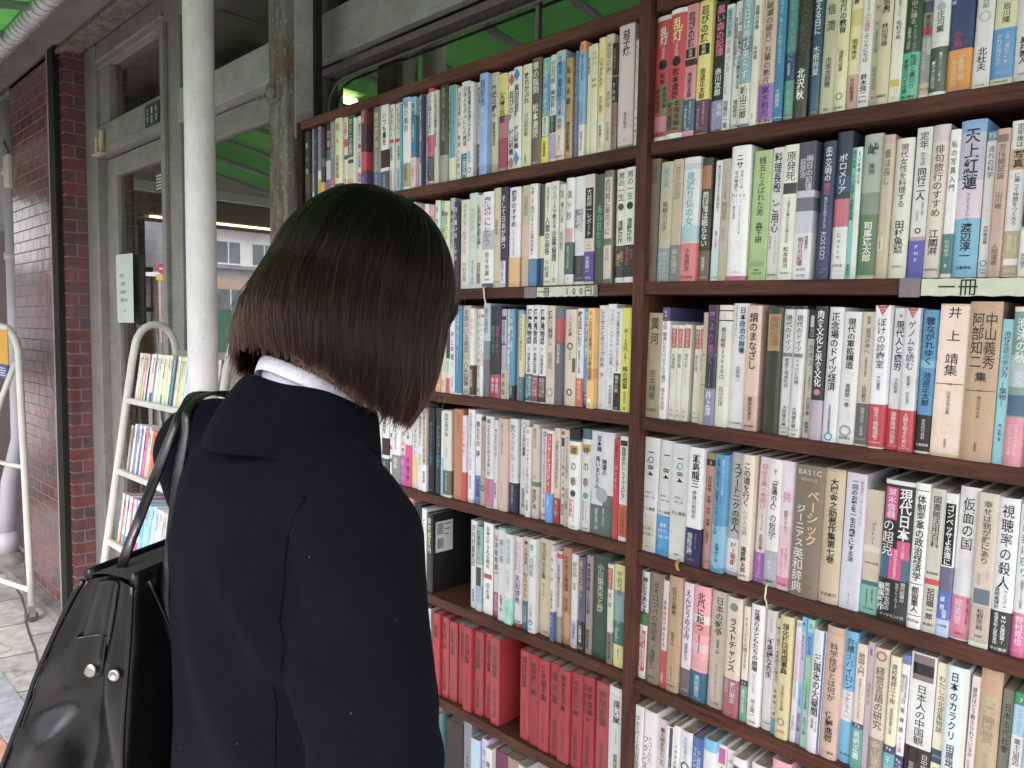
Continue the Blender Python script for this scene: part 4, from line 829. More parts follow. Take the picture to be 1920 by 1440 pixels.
# ------------------------------------------------------------------ ground
def paving_mat():
    m, N, L, b = newmat('worn_grey_paving')
    v = coords(N, L, 'Object', (1, 1, 1), (0, 0, R(9)))
    bt = N.new('ShaderNodeTexBrick'); nz = noisen(N, L, v, 2.2, 4); wv = N.new('ShaderNodeVectorMath'); wv.operation = 'MULTIPLY_ADD'; L.new(nz.outputs[1], wv.inputs[0]); wv.inputs[1].default_value = (.05, .05, 0); L.new(v, wv.inputs[2]); L.new(wv.outputs[0], bt.inputs['Vector']); bt.inputs['Scale'].default_value = 1.
    bt.inputs['Brick Width'].default_value = .42; bt.inputs['Row Height'].default_value = .30; bt.inputs['Mortar Size'].default_value = .006
    bt.inputs['Color1'].default_value = (.30, .295, .29, 1); bt.inputs['Color2'].default_value = (.42, .41, .40, 1); bt.inputs['Mortar'].default_value = (.08, .075, .07, 1)
    n = noisen(N, L, v, 14, 8, .65); r_ = ramp(N, [(.3, (.6, .59, .58)), (.7, (1.15, 1.13, 1.1))]); L.new(n.outputs[0], r_.inputs[0])
    mx = mixn(N, 'MULTIPLY', 1); L.new(bt.outputs[0], mx.inputs[6]); L.new(r_.outputs[0], mx.inputs[7])
    # cracks
    vo = N.new('ShaderNodeTexVoronoi'); vo.feature = 'DISTANCE_TO_EDGE'; vo.inputs['Scale'].default_value = 1.7
    n3 = noisen(N, L, v, 3, 5); ad = N.new('ShaderNodeVectorMath'); ad.operation = 'MULTIPLY_ADD'
    L.new(n3.outputs[1], ad.inputs[0]); ad.inputs[1].default_value = (.5, .5, .5); L.new(v, ad.inputs[2]); L.new(ad.outputs[0], vo.inputs['Vector'])
    r3 = ramp(N, [(.0, (.12, .11, .1)), (.018, (1, 1, 1))]); L.new(vo.outputs['Distance'], r3.inputs[0])
    m2 = mixn(N, 'MULTIPLY', .5); L.new(mx.outputs[2], m2.inputs[6]); L.new(r3.outputs[0], m2.inputs[7])
    L.new(m2.outputs[2], b.inputs['Base Color']); b.inputs['Roughness'].default_value = .8
    bumpn(N, L, b, bt.outputs['Fac'], -.4, .004)
    return m
MB().box((-150, -150, -.3), (150, 150, -.02)).obj('ground', simple('earth', (.2, .19, .18), .9))
tag(bpy.data.objects['ground'], kind='structure')
o = MB().box((-60, -2.6, -.02), (30, 1.30, 0)).obj('pavement', paving_mat()); tag(o, kind='structure')
o = MB().box((-150, -9.5, -.02), (60, -2.6, -.012)).obj('road', simple('asphalt', (.055, .055, .058), .9, 0, .3, 30, .4, 220)); tag(o, kind='structure')
blk = MB(); 
TILEB, TILER = simple('blue_grey_tile', (.24, .25, .29), .7, 0, .25, 20), simple('red_tile', (.34, .17, .13), .75, 0, .25, 20)
for i in range(30):
    x = -5.2+i*.102; blk.box((x, .62, .0005), (x+.098, .74, .005), 0)
o = blk.obj('pavement_tiles', TILEB, bevel=.003); tag(o, kind='structure')
blk = MB()
for i in range(30):
    x = -5.2+i*.102; blk.box((x, .40, .0005), (x+.098, .615, .005), 0)
o = blk.obj('pavement_border', TILER, bevel=.003); tag(o, kind='structure')
o = MB().box((-5.4, 1.06, .0), (-3.7, 1.6, .045)).obj('pavement_step', simple('dark_cement', (.17, .165, .16), .85, 0, .35, 9, .5, 90), bevel=.006); tag(o, kind='structure')
# ------------------------------------------------------------------ bookcases
SH = .021
lc = empty('bookcase', (-1.31, 1.16, 0), label='dark brown wooden bookcase on the left, behind the standing person', cat='bookcase', group='dark wooden bookcases outside the shop')
zl = [1.5+z*D_ for z in (.501, .288, .0756, -.1325, -.345, -.558, -.770, -.983, -1.196)]
for i, z in enumerate(zl):
    y0 = 1.07
    o = MB().box((-1.858, y0, z-SH), (-.7745, 1.255, z)).obj('shelf', WOOD, lc, bevel=.0015)
MB().box((-.774, 1.066, 0), (-.7525, 1.262, 2.044)).obj('side_panel', WOODV, lc, bevel=.0015)
MB().box((-1.880, 1.072, 0), (-1.8585, 1.262, 2.035)).obj('side_panel', WOODIN, lc, bevel=.0015)  # very dark colour puts the shade of the gap into this panel
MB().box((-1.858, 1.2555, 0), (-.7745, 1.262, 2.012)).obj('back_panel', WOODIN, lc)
MB().box((-1.857, 1.09, 0), (-.775, 1.10, .195)).obj('plinth', WOOD, lc)
rc = empty('bookcase', (X0, 0, 1.5), (0, TILT, 0), label='dark brown wooden bookcase on the right, tilting slightly', cat='bookcase', group='dark wooden bookcases outside the shop')
RM = rc.matrix_basis.copy()
def rbox(a, b):
    m = MB().box(a, b); m.v = [tuple(RM @ Vector(v)) for v in m.v]; return m
def robj(a, b, name, mat, par, bevel=.0015):   # built in the tilted case's own frame, so the grain follows it
    o = MB().box(a, b).obj(name, mat, None, bevel=bevel); o.parent = par; return o
for z in (.501, .2885, .0758, -.1366, -.353, -.563, -.776, -.99, -1.2):
    robj((-.001, 1.07, z*D_-SH), (.640, 1.25, z*D_), 'shelf', WOOD, rc)
robj((.6405, 1.068, -1.45), (.662, 1.262, .56), 'side_panel', WOODV, rc)
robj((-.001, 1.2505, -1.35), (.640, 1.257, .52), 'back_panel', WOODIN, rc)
# metal shelf bracket seen at the back of the third right shelf
robj((.012, 1.243, -.1), (.02, 1.2503, .075), 'shelf_rail', simple('dark_steel', (.05, .05, .055), .5, .6), rc, .0005)
robj((.058, 1.243, -.1), (.066, 1.2503, .075), 'shelf_rail', bpy.data.materials['dark_steel'], rc, .0005)
# price strips
TAG = simple('pale_green_label_paper', (.62, .66, .52), .6, 0, .12, 30)
TAPE = simple('brown_packing_tape', (.20, .15, .17), .25, 0, .2, 40, spec=.7)
INK = simple('black_ink', (.02, .02, .022), .6, 0, .1)
def price_strip(Mx, wd, ht, label, chars, tape0, tape1):
    t = MB(); n = 24
    for i in range(n):
        a, b = wd*i/n, wd*(i+1)/n
        t.add([(a, -.0012, -ht+.0006*math.sin(i*1.9)), (b, -.0012, -ht+.0006*math.sin((i+1)*1.9)), (b, -.0012, .0004*math.sin(i*2.3+2.3)), (a, -.0012, .0004*math.sin(i*2.3))], [(0, 1, 2, 3)], 0)
    o = t.obj('price_strip', TAG); o.matrix_world = Mx
    sd = o.modifiers.new('s', 'SOLIDIFY'); sd.thickness = .0004
    tag(o, label, 'price label', 'handwritten price strips taped to the shelf edges')
    k = MB()
    for ch, f, s in chars: put(k, ch, wd*f, -ht*.5, ht*s, ht*s, None, lambda x: -.0019)
    q = k.obj('handwriting', INK); q.parent = o
    for a, b in (tape0, tape1):
        if b > a:
            tp = MB().box((a, -.0022, -ht*1.08), (b, -.0017, ht*.06)).obj('tape', TAPE); tp.parent = o
    return o
price_strip(Matrix.Translation((-.994, 1.068, 1.5775)), .137, .0178, 'pale paper price strip with 一冊100円, on the left bookcase', [('一', .07, .9), ('冊', .18, .95), ('1', .55, .9), ('0', .67, .9), ('0', .79, .9), ('円', .91, 1.)], (-.032, -.001), (.1365, .146))
price_strip(RM @ Matrix.Translation((.427, 1.068, .0795)), .212, .0215, 'larger pale paper price strip with 一冊100円, on the right bookcase', [('一', .25*.55, .95), ('冊', .25, 1.05), ('1', .63, 1.), ('0', .775, 1.), ('0', .9, 1.), ], (-.026, -.001), (0, 0))
# bookmark ribbons
def ribbon(pts, label, col, wd=.0016):
    m = MB(); P = [Vector(p) for p in pts]; vs = []
    for i, p in enumerate(P): vs += [p+Vector((-wd, 0, 0)), p+Vector((wd, .0004*math.sin(i), 0))]
    m.add(vs, [(2*i, 2*i+1, 2*i+3, 2*i+2) for i in range(len(P)-1)])
    o = m.obj('bookmark_ribbon', simple('ribbon_'+col[0], col[1], .6, 0, .15)); s = o.modifiers.new('s', 'SOLIDIFY'); s.thickness = .0005
    return tag(o, label, 'bookmark', 'bookmark ribbons hanging over shelf edges')
ribbon([(-1.1415, 1.0745, 1.584), (-1.141, 1.0665, 1.5815), (-1.139, 1.066, 1.572), (-1.137, 1.066, 1.560), (-1.1345, 1.067, 1.552), (-1.1325, 1.067, 1.541)], 'beige bookmark ribbon over the shelf edge beside the price strip', ('beige', (.6, .55, .42)), .0022)
ribbon([(-.5165, 1.0745, 1.124), (-.5162, 1.066, 1.1205), (-.5160, 1.0655, 1.113), (-.5175, 1.066, 1.105), (-.5150, 1.067, 1.098), (-.5135, 1.067, 1.090)], 'cream bookmark ribbon dangling from the 「普通の人」 book', ('cream', (.75, .68, .36)), .0013)
ribbon([(-.6712, 1.0745, 1.126), (-.671, 1.066, 1.1215), (-.670, 1.0655, 1.116), (-.668, 1.066, 1.110)], 'gold bookmark ribbon tip below the green Q volume', ('gold', (.42, .28, .10)), .0028)
# ------------------------------------------------------------------ barcode stickers on the two big black covers
STK = simple('white_sticker', (.72, .72, .74), .5, 0, .06)
def sticker(bk, x, y0, y1, z0, z1):
    m = MB().box((x, y0, z0), (x+.0006, y1, z1)); o = m.obj('barcode_sticker', STK); o.parent = bk
    k = MB(); r_ = random.Random(int(z0*1e5))
    for zz in ((z0+(z1-z0)*.58, z1-(z1-z0)*.06), (z0+(z1-z0)*.12, z0+(z1-z0)*.45)):
        y = y0+.004
        while y < y0+(y1-y0)*.42:
            d = r_.choice((.0005, .0008, .0013)); k.box((x+.0007, y, zz[0]), (x+.0009, y+d, zz[1])); y += d+r_.choice((.0006, .001, .0015))
    for q in range(3): k.box((x+.0007, y0+(y1-y0)*.52, z1-.008-q*.012), (x+.0009, y0+(y1-y0)*(.92-.1*q), z1-.006-q*.012))
    b = k.obj('barcode', INK); b.parent = o; return o
for bk in [o for o in bpy.data.objects if o.get('category') == 'book']:
    if 'barcode side' in bk['label']:
        wd = max(v.co.x for v in bk.data.vertices); h = max(v.co.z for v in bk.data.vertices)
        if h > .19: sticker(bk, wd+.0004, .012, .118, h-.066, h-.008)
        else: sticker(bk, wd+.0004, .010, .06, h-.09, h-.02)
# ------------------------------------------------------------------ shop front
def metal_mat(name, col, rough=.42, metal=.55):
    m, N, L, b = newmat(name)
    v = coords(N, L, 'Object', (2, 2, 2)); n = noisen(N, L, v, 6, 9, .7)
    v2 = coords(N, L, 'Object', (1, 6, 26)); n2 = noisen(N, L, v2, 8, 5, .6)
    r_ = ramp(N, [(.25, tuple(c*.68 for c in col)), (.6, col), (.8, tuple(c*1.2 for c in col))]); L.new(n.outputs[0], r_.inputs[0])
    r2 = ramp(N, [(.3, (.82, .81, .8)), (.65, (1.08, 1.08, 1.06))]); L.new(n2.outputs[0], r2.inputs[0])
    mx = mixn(N, 'MULTIPLY', 1); L.new(r_.outputs[0], mx.inputs[6]); L.new(r2.outputs[0], mx.inputs[7])
    L.new(mx.outputs[2], b.inputs['Base Color']); b.inputs['Metallic'].default_value = metal
    rr = N.new('ShaderNodeMapRange'); rr.inputs[3].default_value = rough-.08; rr.inputs[4].default_value = rough+.2; L.new(n2.outputs[0], rr.inputs[0]); L.new(rr.outputs[0], b.inputs['Roughness'])
    bumpn(N, L, b, n.outputs[0], .15, .003)
    return m
ALU = metal_mat('weathered_aluminium', (.30, .292, .285), .45, .25); ALUB = metal_mat('bright_aluminium', (.40, .40, .395), .5, .25)
GASK = simple('grey_rubber_gasket', (.16, .14, .14), .6, 0, .2); DARK = simple('black_gap', (.006, .006, .007), .8, 0, .1)
def glass_mat(name='window_glass', ior=3.0, dirt=.08):
    m = bpy.data.materials.new(name); m.use_nodes = True; N = m.node_tree.nodes; L = m.node_tree.links
    N.remove(N['Principled BSDF']); out = N['Material Output']
    tr = N.new('ShaderNodeBsdfTransparent'); tr.inputs[0].default_value = (.70, .74, .68, 1)
    gl = N.new('ShaderNodeBsdfGlossy'); gl.inputs['Roughness'].default_value = .0; gl.inputs[0].default_value = (1, 1, 1, 1)
    df = N.new('ShaderNodeBsdfDiffuse'); df.inputs[0].default_value = (.4, .38, .33, 1)
    fr = N.new('ShaderNodeFresnel'); fr.inputs[0].default_value = ior
    mx = N.new('ShaderNodeMixShader'); L.new(fr.outputs[0], mx.inputs[0]); L.new(tr.outputs[0], mx.inputs[1]); L.new(gl.outputs[0], mx.inputs[2])
    v = coords(N, L, 'Object', (1, 1, .5)); n = noisen(N, L, v, 5, 8, .7)
    mr = N.new('ShaderNodeMapRange'); mr.inputs[1].default_value = .4; mr.inputs[2].default_value = .8; mr.inputs[3].default_value = .015; mr.inputs[4].default_value = dirt; L.new(n.outputs[0], mr.inputs[0])
    m2 = N.new('ShaderNodeMixShader'); L.new(mr.outputs[0], m2.inputs[0]); L.new(mx.outputs[0], m2.inputs[1]); L.new(df.outputs[0], m2.inputs[2]); L.new(m2.outputs[0], out.inputs[0])
    return m
GLASS = glass_mat()
GY = 1.275
fr = empty('shop_window', (-2.6, 1.27, 0), label='aluminium shop window frame with transom bar and upper panes', cat='shop window')
MB().box((-4.14, 1.228, 0), (-3.985, 1.33, 2.79)).obj('jamb', ALU, fr, bevel=.003)
MB().box((-3.984, 1.235, 2.675), (.9, 1.33, 2.79)).obj('head_rail', ALU, fr, bevel=.003)
MB().box((-3.984, 1.222, 2.70), (-3.18, 1.2345, 2.715)).obj('rail_lip', ALU, fr, bevel=.002)
MB().box((-3.984, 1.225, 2.27), (-3.171, 1.32, 2.405)).obj('transom', ALU, fr, bevel=.003)
MB().box((-3.984, 1.219, 2.272), (-3.18, 1.2245, 2.30)).obj('transom_lip', ALU, fr, bevel=.0015)
MB().box((-3.17, 1.235, 0), (-3.035, 1.33, 2.674)).obj('mullion', ALU, fr, bevel=.003)
MB().box((-3.19, 1.218, 0), (-3.152, 1.2345, 2.674)).obj('mullion', ALU, fr, bevel=.002)
MB().box((-3.034, 1.225, 2.268), (-2.145, 1.32, 2.392)).obj('transom', ALUB, fr, bevel=.003)
MB().box((-2.145, 1.238, 0), (-2.055, 1.33, 2.674)).obj('mullion', ALU, fr, bevel=.003)
MB().box((-2.125, 1.212, 2.252), (.9, 1.2375, 2.385)).obj('transom', ALUB, fr, bevel=.003)
MB().box((-2.055, 1.245, 2.232), (.9, 1.33, 2.251)).obj('transom_lip', GASK, fr, bevel=.002)
for i, (a, b, z0, z1) in enumerate(((-3.85, -3.171, 2.405, 2.675), (-3.035, -2.146, 2.392, 2.675), (-2.055, .9, 2.385, 2.675), (-2.055, .9, .9, 2.232))):
    MB().add([(a, GY, z0), (b, GY, z0), (b, GY, z1), (a, GY, z1)], [(0, 1, 2, 3)]).obj('pane', GLASS, fr)
MB().box((-3.984, 1.245, 2.406), (-3.85, 1.30, 2.674)).obj('stile', ALU, fr, bevel=.003)
# rubber seal with a rounded corner behind the bookcase top
def seal(pts): return MB().tube(pts, .004, 6)
seal([(-2.035, 1.262, 1.9), (-2.03, 1.262, 2.13), (-2.02, 1.262, 2.17), (-1.99, 1.262, 2.20), (-1.95, 1.262, 2.212), (-1.2, 1.262, 2.212), (.8, 1.262, 2.212)]).obj('seal', GASK, fr, smooth=True)
# cracked glass joints seen over the bookcase
MB().box((-1.2, 1.268, 2.0), (-1.192, 1.273, 2.232)).obj('pane_joint', GASK, fr)
def door(x0, x1, y, label, rail_z):
    d = empty('sliding_door', ((x0+x1)/2, y, 0), label=label, cat='door')
    MB().box((x0, y-.018, 0.02), (x0+.14, y+.018, rail_z)).obj('stile', ALU, d, bevel=.003)
    MB().box((x1-.05, y-.018, 0.02), (x1, y+.018, rail_z)).obj('stile', ALU, d, bevel=.003)
    MB().box((x0+.1405, y-.018, rail_z-.085), (x1-.0505, y+.018, rail_z)).obj('rail', ALU, d, bevel=.003)
    MB().box((x0+.1405, y-.018, .02), (x1-.0505, y+.018, .14)).obj('rail', ALU, d, bevel=.003)
    MB().add([(x0+.14, y, .14), (x1-.05, y, .14), (x1-.05, y, rail_z-.085), (x0+.14, y, rail_z-.085)], [(0, 1, 2, 3)]).obj('pane', GLASS, d)
    return d
door(-3.984, -3.12, 1.285, 'grey aluminium sliding door with a paper notice, beside the brick pier', 2.262)
door(-3.034, -2.146, 1.29, 'glazed shop door behind the white post', 2.262)
# notice, stickers
PAPW = simple('pale_notice_paper', (.58, .66, .64), .7, 0, .06)
nt_ = MB(); 
nt_.add([(-3.865, 1.262, 1.805), (-3.862, 1.264, 1.50), (-3.655, 1.264, 1.50), (-3.648, 1.262, 1.81), (-3.85, 1.263, 1.815)], [(0, 1, 2, 3, 4)])
no = nt_.obj('notice', PAPW); no.modifiers.new('s', 'SOLIDIFY').thickness = .0006
tag(no, 'pale paper notice with grey lines of text on the door glass', 'notice')
GREY = simple('grey_print', (.24, .27, .27), .7, 0, .1)
nk = MB()
for s, x, z, e in (('定休日', -3.79, 1.715, .016), ('日曜祭', -3.775, 1.678, .016), ('営業年中', -3.77, 1.64, .017), ('営業中日祭', -3.765, 1.603, .016), ('店休', -3.76, 1.555, .014)):
    htext(nk, s, x, z, e, .16, None, lambda x: 1.2605)
nk.obj('print', GREY, no)
PLB = simple('black_plate', (.03, .03, .032), .4, 0, .1); WHT = simple('white_print', (.6, .6, .58), .5, 0, .1)
pl = MB().box((-3.345, 1.2165, 2.295), (-3.195, 1.2185, 2.385)).obj('name_plate', PLB, bevel=.001)
tag(pl, 'black plate with white characters on the door transom bar', 'sign')
pk = MB(); vtext(pk, '江戸', -3.315, 2.372, 2.305, .022, None, lambda x: 1.2155); vtext(pk, '書店', -3.27, 2.372, 2.305, .022, None, lambda x: 1.2155); vtext(pk, '料理', -3.225, 2.372, 2.305, .022, None, lambda x: 1.2155)
pk.obj('lettering', WHT, pl)
pl = MB().box((-3.365, 1.262, 2.045), (-3.175, 1.264, 2.125)).obj('door_sticker', PLB)
tag(pl, 'black sticker with pale lettering high on the door glass', 'sticker')
pk = MB(); vtext(pk, '営業', -3.23, 2.118, 2.052, .026, None, lambda x: 1.261)
for i in range(5): pk.box((-3.355, 1.261, 2.055+i*.013), (-3.27, 1.2615, 2.061+i*.013))
pk.obj('lettering', WHT, pl)
WCH = simple('pale_wood_strip', (.55, .42, .30), .6, 0, .15)
for x, h, lb in ((-3.935, .075, 'short pale wooden peg under the transom bar, nearer the jamb'), (-3.875, .10, 'long pale wooden peg under the transom bar, beside the short one')):
    o = MB().box((x, 1.205, 2.272), (x+.022, 1.2182, 2.275+h)).box((x-.004, 1.19, 2.266), (x+.05, 1.2182, 2.2715)).obj('wooden_peg', WCH, bevel=.002); tag(o, lb, 'peg', 'wooden pegs on the door transom')
# interior of the shop (dim)
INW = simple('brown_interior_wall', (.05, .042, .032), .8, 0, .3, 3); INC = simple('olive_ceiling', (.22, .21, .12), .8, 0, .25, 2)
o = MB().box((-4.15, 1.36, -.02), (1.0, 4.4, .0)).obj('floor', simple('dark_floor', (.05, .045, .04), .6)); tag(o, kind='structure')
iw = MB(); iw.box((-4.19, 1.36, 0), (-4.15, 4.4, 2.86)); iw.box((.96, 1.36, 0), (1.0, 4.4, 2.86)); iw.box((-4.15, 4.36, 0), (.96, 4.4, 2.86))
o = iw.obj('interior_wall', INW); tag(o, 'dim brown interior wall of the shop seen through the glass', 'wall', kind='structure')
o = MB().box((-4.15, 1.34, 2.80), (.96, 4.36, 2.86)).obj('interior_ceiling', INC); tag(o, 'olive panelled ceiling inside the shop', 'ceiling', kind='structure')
def emis(name, col, s):
    m, N, L, b = newmat(name); b.inputs['Base Color'].default_value = (.5, .5, .4, 1); b.inputs['Emission Color'].default_value = (*col, 1); b.inputs['Emission Strength'].default_value = s; return m
LAMP = emis('fluorescent_tube', (.85, 1., .42), 2.2)
def tube_lamp(x, y0, y1, label):
    t = empty('ceiling_lamp', (x, (y0+y1)/2, 2.7), label=label, cat='lamp')
    MB().box((x-.09, y0, 2.74), (x+.09, y1, 2.80)).obj('housing', simple('lamp_housing', (.45, .46, .38), .5, 0, .08), t, bevel=.01)
    MB().tube([(x, y0+.03, 2.71), (x, y1-.03, 2.71)], .02, 10).obj('tube', LAMP, t, smooth=True)
tube_lamp(-3.62, 1.75, 2.45, 'lit fluorescent lamp inside the shop, seen through the upper panes')
# ceiling cone inside the left upper pane
cn = MB(); cn.ring([[(-4.0+math.cos(a)*r_, 1.5+math.sin(a)*r_, z) for a in [i*.5236 for i in range(12)]] for r_, z in ((.10, 2.8), (.10, 2.77), (.04, 2.75), (.035, 2.6), (.02, 2.52), (.008, 2.44))], cap=True)
o = cn.obj('pendant_fitting', simple('rusty_fitting', (.16, .10, .07), .7), smooth=True); tag(o, 'rusty conical ceiling fitting inside the left upper pane', 'ceiling fitting')
# rusty shutter post between the door and the bookcase
def rust_mat():
    m, N, L, b = newmat('flaking_painted_steel')
    v = coords(N, L, 'Object', (3, 3, 1)); n = noisen(N, L, v, 7, 10, .72)
    r_ = ramp(N, [(.34, (.20, .205, .185)), (.48, (.16, .15, .125)), (.56, (.125, .085, .055)), (.68, (.06, .042, .03))]); L.new(n.outputs[0], r_.inputs[0])
    v2 = coords(N, L, 'Object', (4, 4, 3)); n2 = noisen(N, L, v2, 26, 6, .6); r2 = ramp(N, [(.6, (0, 0, 0)), (.64, (1, 1, 1))]); L.new(n2.outputs[0], r2.inputs[0])
    mx = mixn(N); L.new(r2.outputs[0], mx.inputs[0]); L.new(r_.outputs[0], mx.inputs[6]); mx.inputs[7].default_value = (.30, .36, .35, 1)
    L.new(mx.outputs[2], b.inputs['Base Color']); b.inputs['Roughness'].default_value = .65; bumpn(N, L, b, n.outputs[0], .7, .006); return m
RUST = rust_mat()
ps = empty('shutter_post', (-1.96, 1.1, 0), label='rust-stained grey steel shutter post left of the bookcase', cat='post')
MB().box((-2.012, 1.06, 0), (-1.962, 1.13, 2.80)).obj('channel', RUST, ps, bevel=.006)
MB().box((-1.957, 1.052, 0), (-1.902, 1.13, 2.80)).obj('channel', RUST, ps, bevel=.006)
MB().box((-1.995, 1.045, 2.10), (-1.93, 1.0595, 2.155)).obj('catch_plate', RUST, ps, bevel=.002)
MB().tube([(-1.955, 1.05, 2.125), (-1.955, 1.03, 2.125)], .017, 12).obj('catch_knob', RUST, ps, smooth=True)
MB().box((-2.03, 1.035, 2.118), (-1.99, 1.044, 2.126)).obj('catch_hook', RUST, ps)
MB().box((-1.9015, 1.13, 0), (-1.8805, 1.15, 2.80)).obj('gap_shade_strip', DARK, ps)  # solid black strip standing in for the shade in the gap
MB().box((-1.8985, 1.075, 2.0), (-1.893, 1.129, 2.80)).obj('edge_strip', ALUB, ps)
# ------------------------------------------------------------------ brick pier and neighbouring wall
def brick_mat(name, uv):
    m, N, L, b = newmat(name)
    t = N.new('ShaderNodeTexCoord'); sp = N.new('ShaderNodeSeparateXYZ'); cb = N.new('ShaderNodeCombineXYZ')
    L.new(t.outputs['Object'], sp.inputs[0]); L.new(sp.outputs[uv], cb.inputs[0]); L.new(sp.outputs[2], cb.inputs[1])
    bt = N.new('ShaderNodeTexBrick'); L.new(cb.outputs[0], bt.inputs['Vector']); bt.inputs['Scale'].default_value = 1
    bt.inputs['Brick Width'].default_value = .135 if uv == 0 else .118; bt.inputs['Row Height'].default_value = .0585; bt.inputs['Mortar Size'].default_value = .0032
    bt.inputs['Mortar Smooth'].default_value = .3
    bt.inputs['Color1'].default_value = (.185, .066, .064, 1); bt.inputs['Color2'].default_value = (.095, .066, .076, 1); bt.inputs['Mortar'].default_value = (.20, .175, .17, 1)
    bt.inputs['Bias'].default_value = -.1
    n = noisen(N, L, t.outputs['Object'], 22, 6); r_ = ramp(N, [(.3, (.75, .72, .72)), (.7, (1.25, 1.15, 1.15))]); L.new(n.outputs[0], r_.inputs[0])
    mx = mixn(N, 'MULTIPLY', 1); L.new(bt.outputs[0], mx.inputs[6]); L.new(r_.outputs[0], mx.inputs[7])
    L.new(mx.outputs[2], b.inputs['Base Color']); 
    rr = N.new('ShaderNodeMapRange'); rr.inputs[3].default_value = .16; rr.inputs[4].default_value = .75; L.new(bt.outputs['Fac'], rr.inputs[0]); L.new(rr.outputs[0], b.inputs['Roughness'])
    # each glazed tile sits slightly out of true: one small random tilt per tile
    inv = N.new('ShaderNodeMath'); inv.operation = 'SUBTRACT'; inv.inputs[0].default_value = 1; L.new(bt.outputs['Fac'], inv.inputs[1])
    n4 = noisen(N, L, t.outputs['Object'], 9, 2); ad = N.new('ShaderNodeMath'); ad.operation = 'MULTIPLY_ADD'; L.new(n4.outputs[0], ad.inputs[0]); ad.inputs[1].default_value = .8; L.new(inv.outputs[0], ad.inputs[2])
    bumpn(N, L, b, ad.outputs[0], .55, .004); b.inputs['Specular IOR Level'].default_value = .7
    return m
BRF, BRS = brick_mat('glazed_brick_front', 0), brick_mat('glazed_brick_return', 1)
bp = empty('brick_pier', (-4.6, 1.3, 0), label='glazed dark red brick pier with a black corner strip', cat='pier')
MB().box((-5.06, 1.12, .02), (-4.295, 1.7, 2.80)).obj('front_tiles', BRF, bp, bevel=.003)
MB().box((-4.294, 1.135, .02), (-4.1405, 1.7, 2.80)).obj('side_tiles', BRS, bp)
MB().box((-4.294, 1.105, .02), (-4.283, 1.1345, 2.80)).obj('corner_trim', simple('pale_metal_trim', (.5, .49, .46), .4, .4, .2), bp)
MB().box((-4.282, 1.108, .02), (-4.195, 1.1345, 2.80)).obj('corner_strip', DARK, bp)
nw = MB().box((-9, 1.32, 0), (-5.08, 1.6, 3.4)).obj('neighbouring_wall', simple('mottled_render', (.30, .30, .32), .8, 0, .3, 4, .3, 60)); tag(nw, 'grey rendered wall of the next building past the brick pier', 'wall')
o = MB().box((-9, 1.28, 0), (-5.6, 1.319, 2.1)).obj('shutter', simple('dark_brown_shutter', (.06, .035, .03), .6, 0, .2)); tag(o, 'dark brown boarding on the neighbouring wall', 'boarding')
PVC = simple('lilac_grey_pvc', (.46, .45, .50), .45, 0, .12, 5)
dp = empty('drainpipe', (-5.2, 1.2, 0), label='lilac grey drainpipe running down beside the brick pier', cat='drainpipe')
MB().tube([(-5.31, 1.17, 2.9), (-5.33, 1.17, .80), (-5.40, 1.13, .52), (-5.42, 1.11, .1)], [.038, .038, .045, .052], 14).obj('pipe', PVC, dp, smooth=True)
MB().tube([(-5.42, 1.11, .22), (-5.42, 1.11, .08)], [.06, .066], 14).obj('foot_collar', PVC, dp, smooth=True)
for z in (2.35, 1.86, 1.2): MB().tube([(-5.32, 1.17, z), (-5.32, 1.17, z+.04)], .046, 14).obj('bracket', PVC, dp, smooth=True)
mb_ = MB(); mb_.ring([[(-5.42+math.cos(a)*r_*1.2, 1.11+math.sin(a)*r_*.9, z) for a in [i*.5236 for i in range(12)]] for r_, z in ((.13, .0), (.12, .05), (.08, .09), (.05, .1))], cap=True)
mb_.obj('cement_foot', bpy.data.materials['dark_cement'], dp, smooth=True)
sb = MB().box((-5.16, 1.10, 2.25), (-5.06, 1.19, 2.43)).obj('switch_box', simple('ivory_plastic', (.5, .48, .42), .5, 0, .1), bevel=.008); tag(sb, 'small ivory switch box at the top of the drainpipe', 'switch box')
MB().tube([(-5.11, 1.12, 2.43), (-5.12, 1.1, 2.5), (-5.16, 1.12, 2.47), (-5.2, 1.15, 2.3), (-5.17, 1.15, 2.1)], .008, 6).obj('cable', GASK, sb, smooth=True)
# ------------------------------------------------------------------ soffit, rusty beam
SOF = simple('stained_soffit_board', (.20, .185, .18), .8, 0, .35, 2.5, .3, 30)
sf = MB()
for x0, x1, dz in ((-9, -5.2, 0), (-5.195, -4.15, .0), (-4.145, -3.2, .012), (-3.195, -2.2, .004), (-2.195, -1.2, 0), (-1.195, .0, .006), (.005, 1.6, 0)):
    sf.box((x0, .86, 2.81-dz), (x1, 1.32, 2.83-dz))
sf.box((-9, -1.6, 2.70), (-5.3, .843, 2.73))
o = sf.obj('soffit', SOF, bevel=.003); tag(o, kind='structure')
o = MB().box((-9, 1.12, 2.77), (1.6, 1.21, 2.795)).obj('soffit_batten', RUST, bevel=.004); tag(o, 'rusty batten running along under the soffit', 'batten')
o = MB().box((-9, .86, 2.84), (1.6, 4.5, 3.6)).obj('upper_storey', simple('upper_wall', (.3, .29, .28), .8)); tag(o, 'plain upper storey wall above the soffit', 'wall')
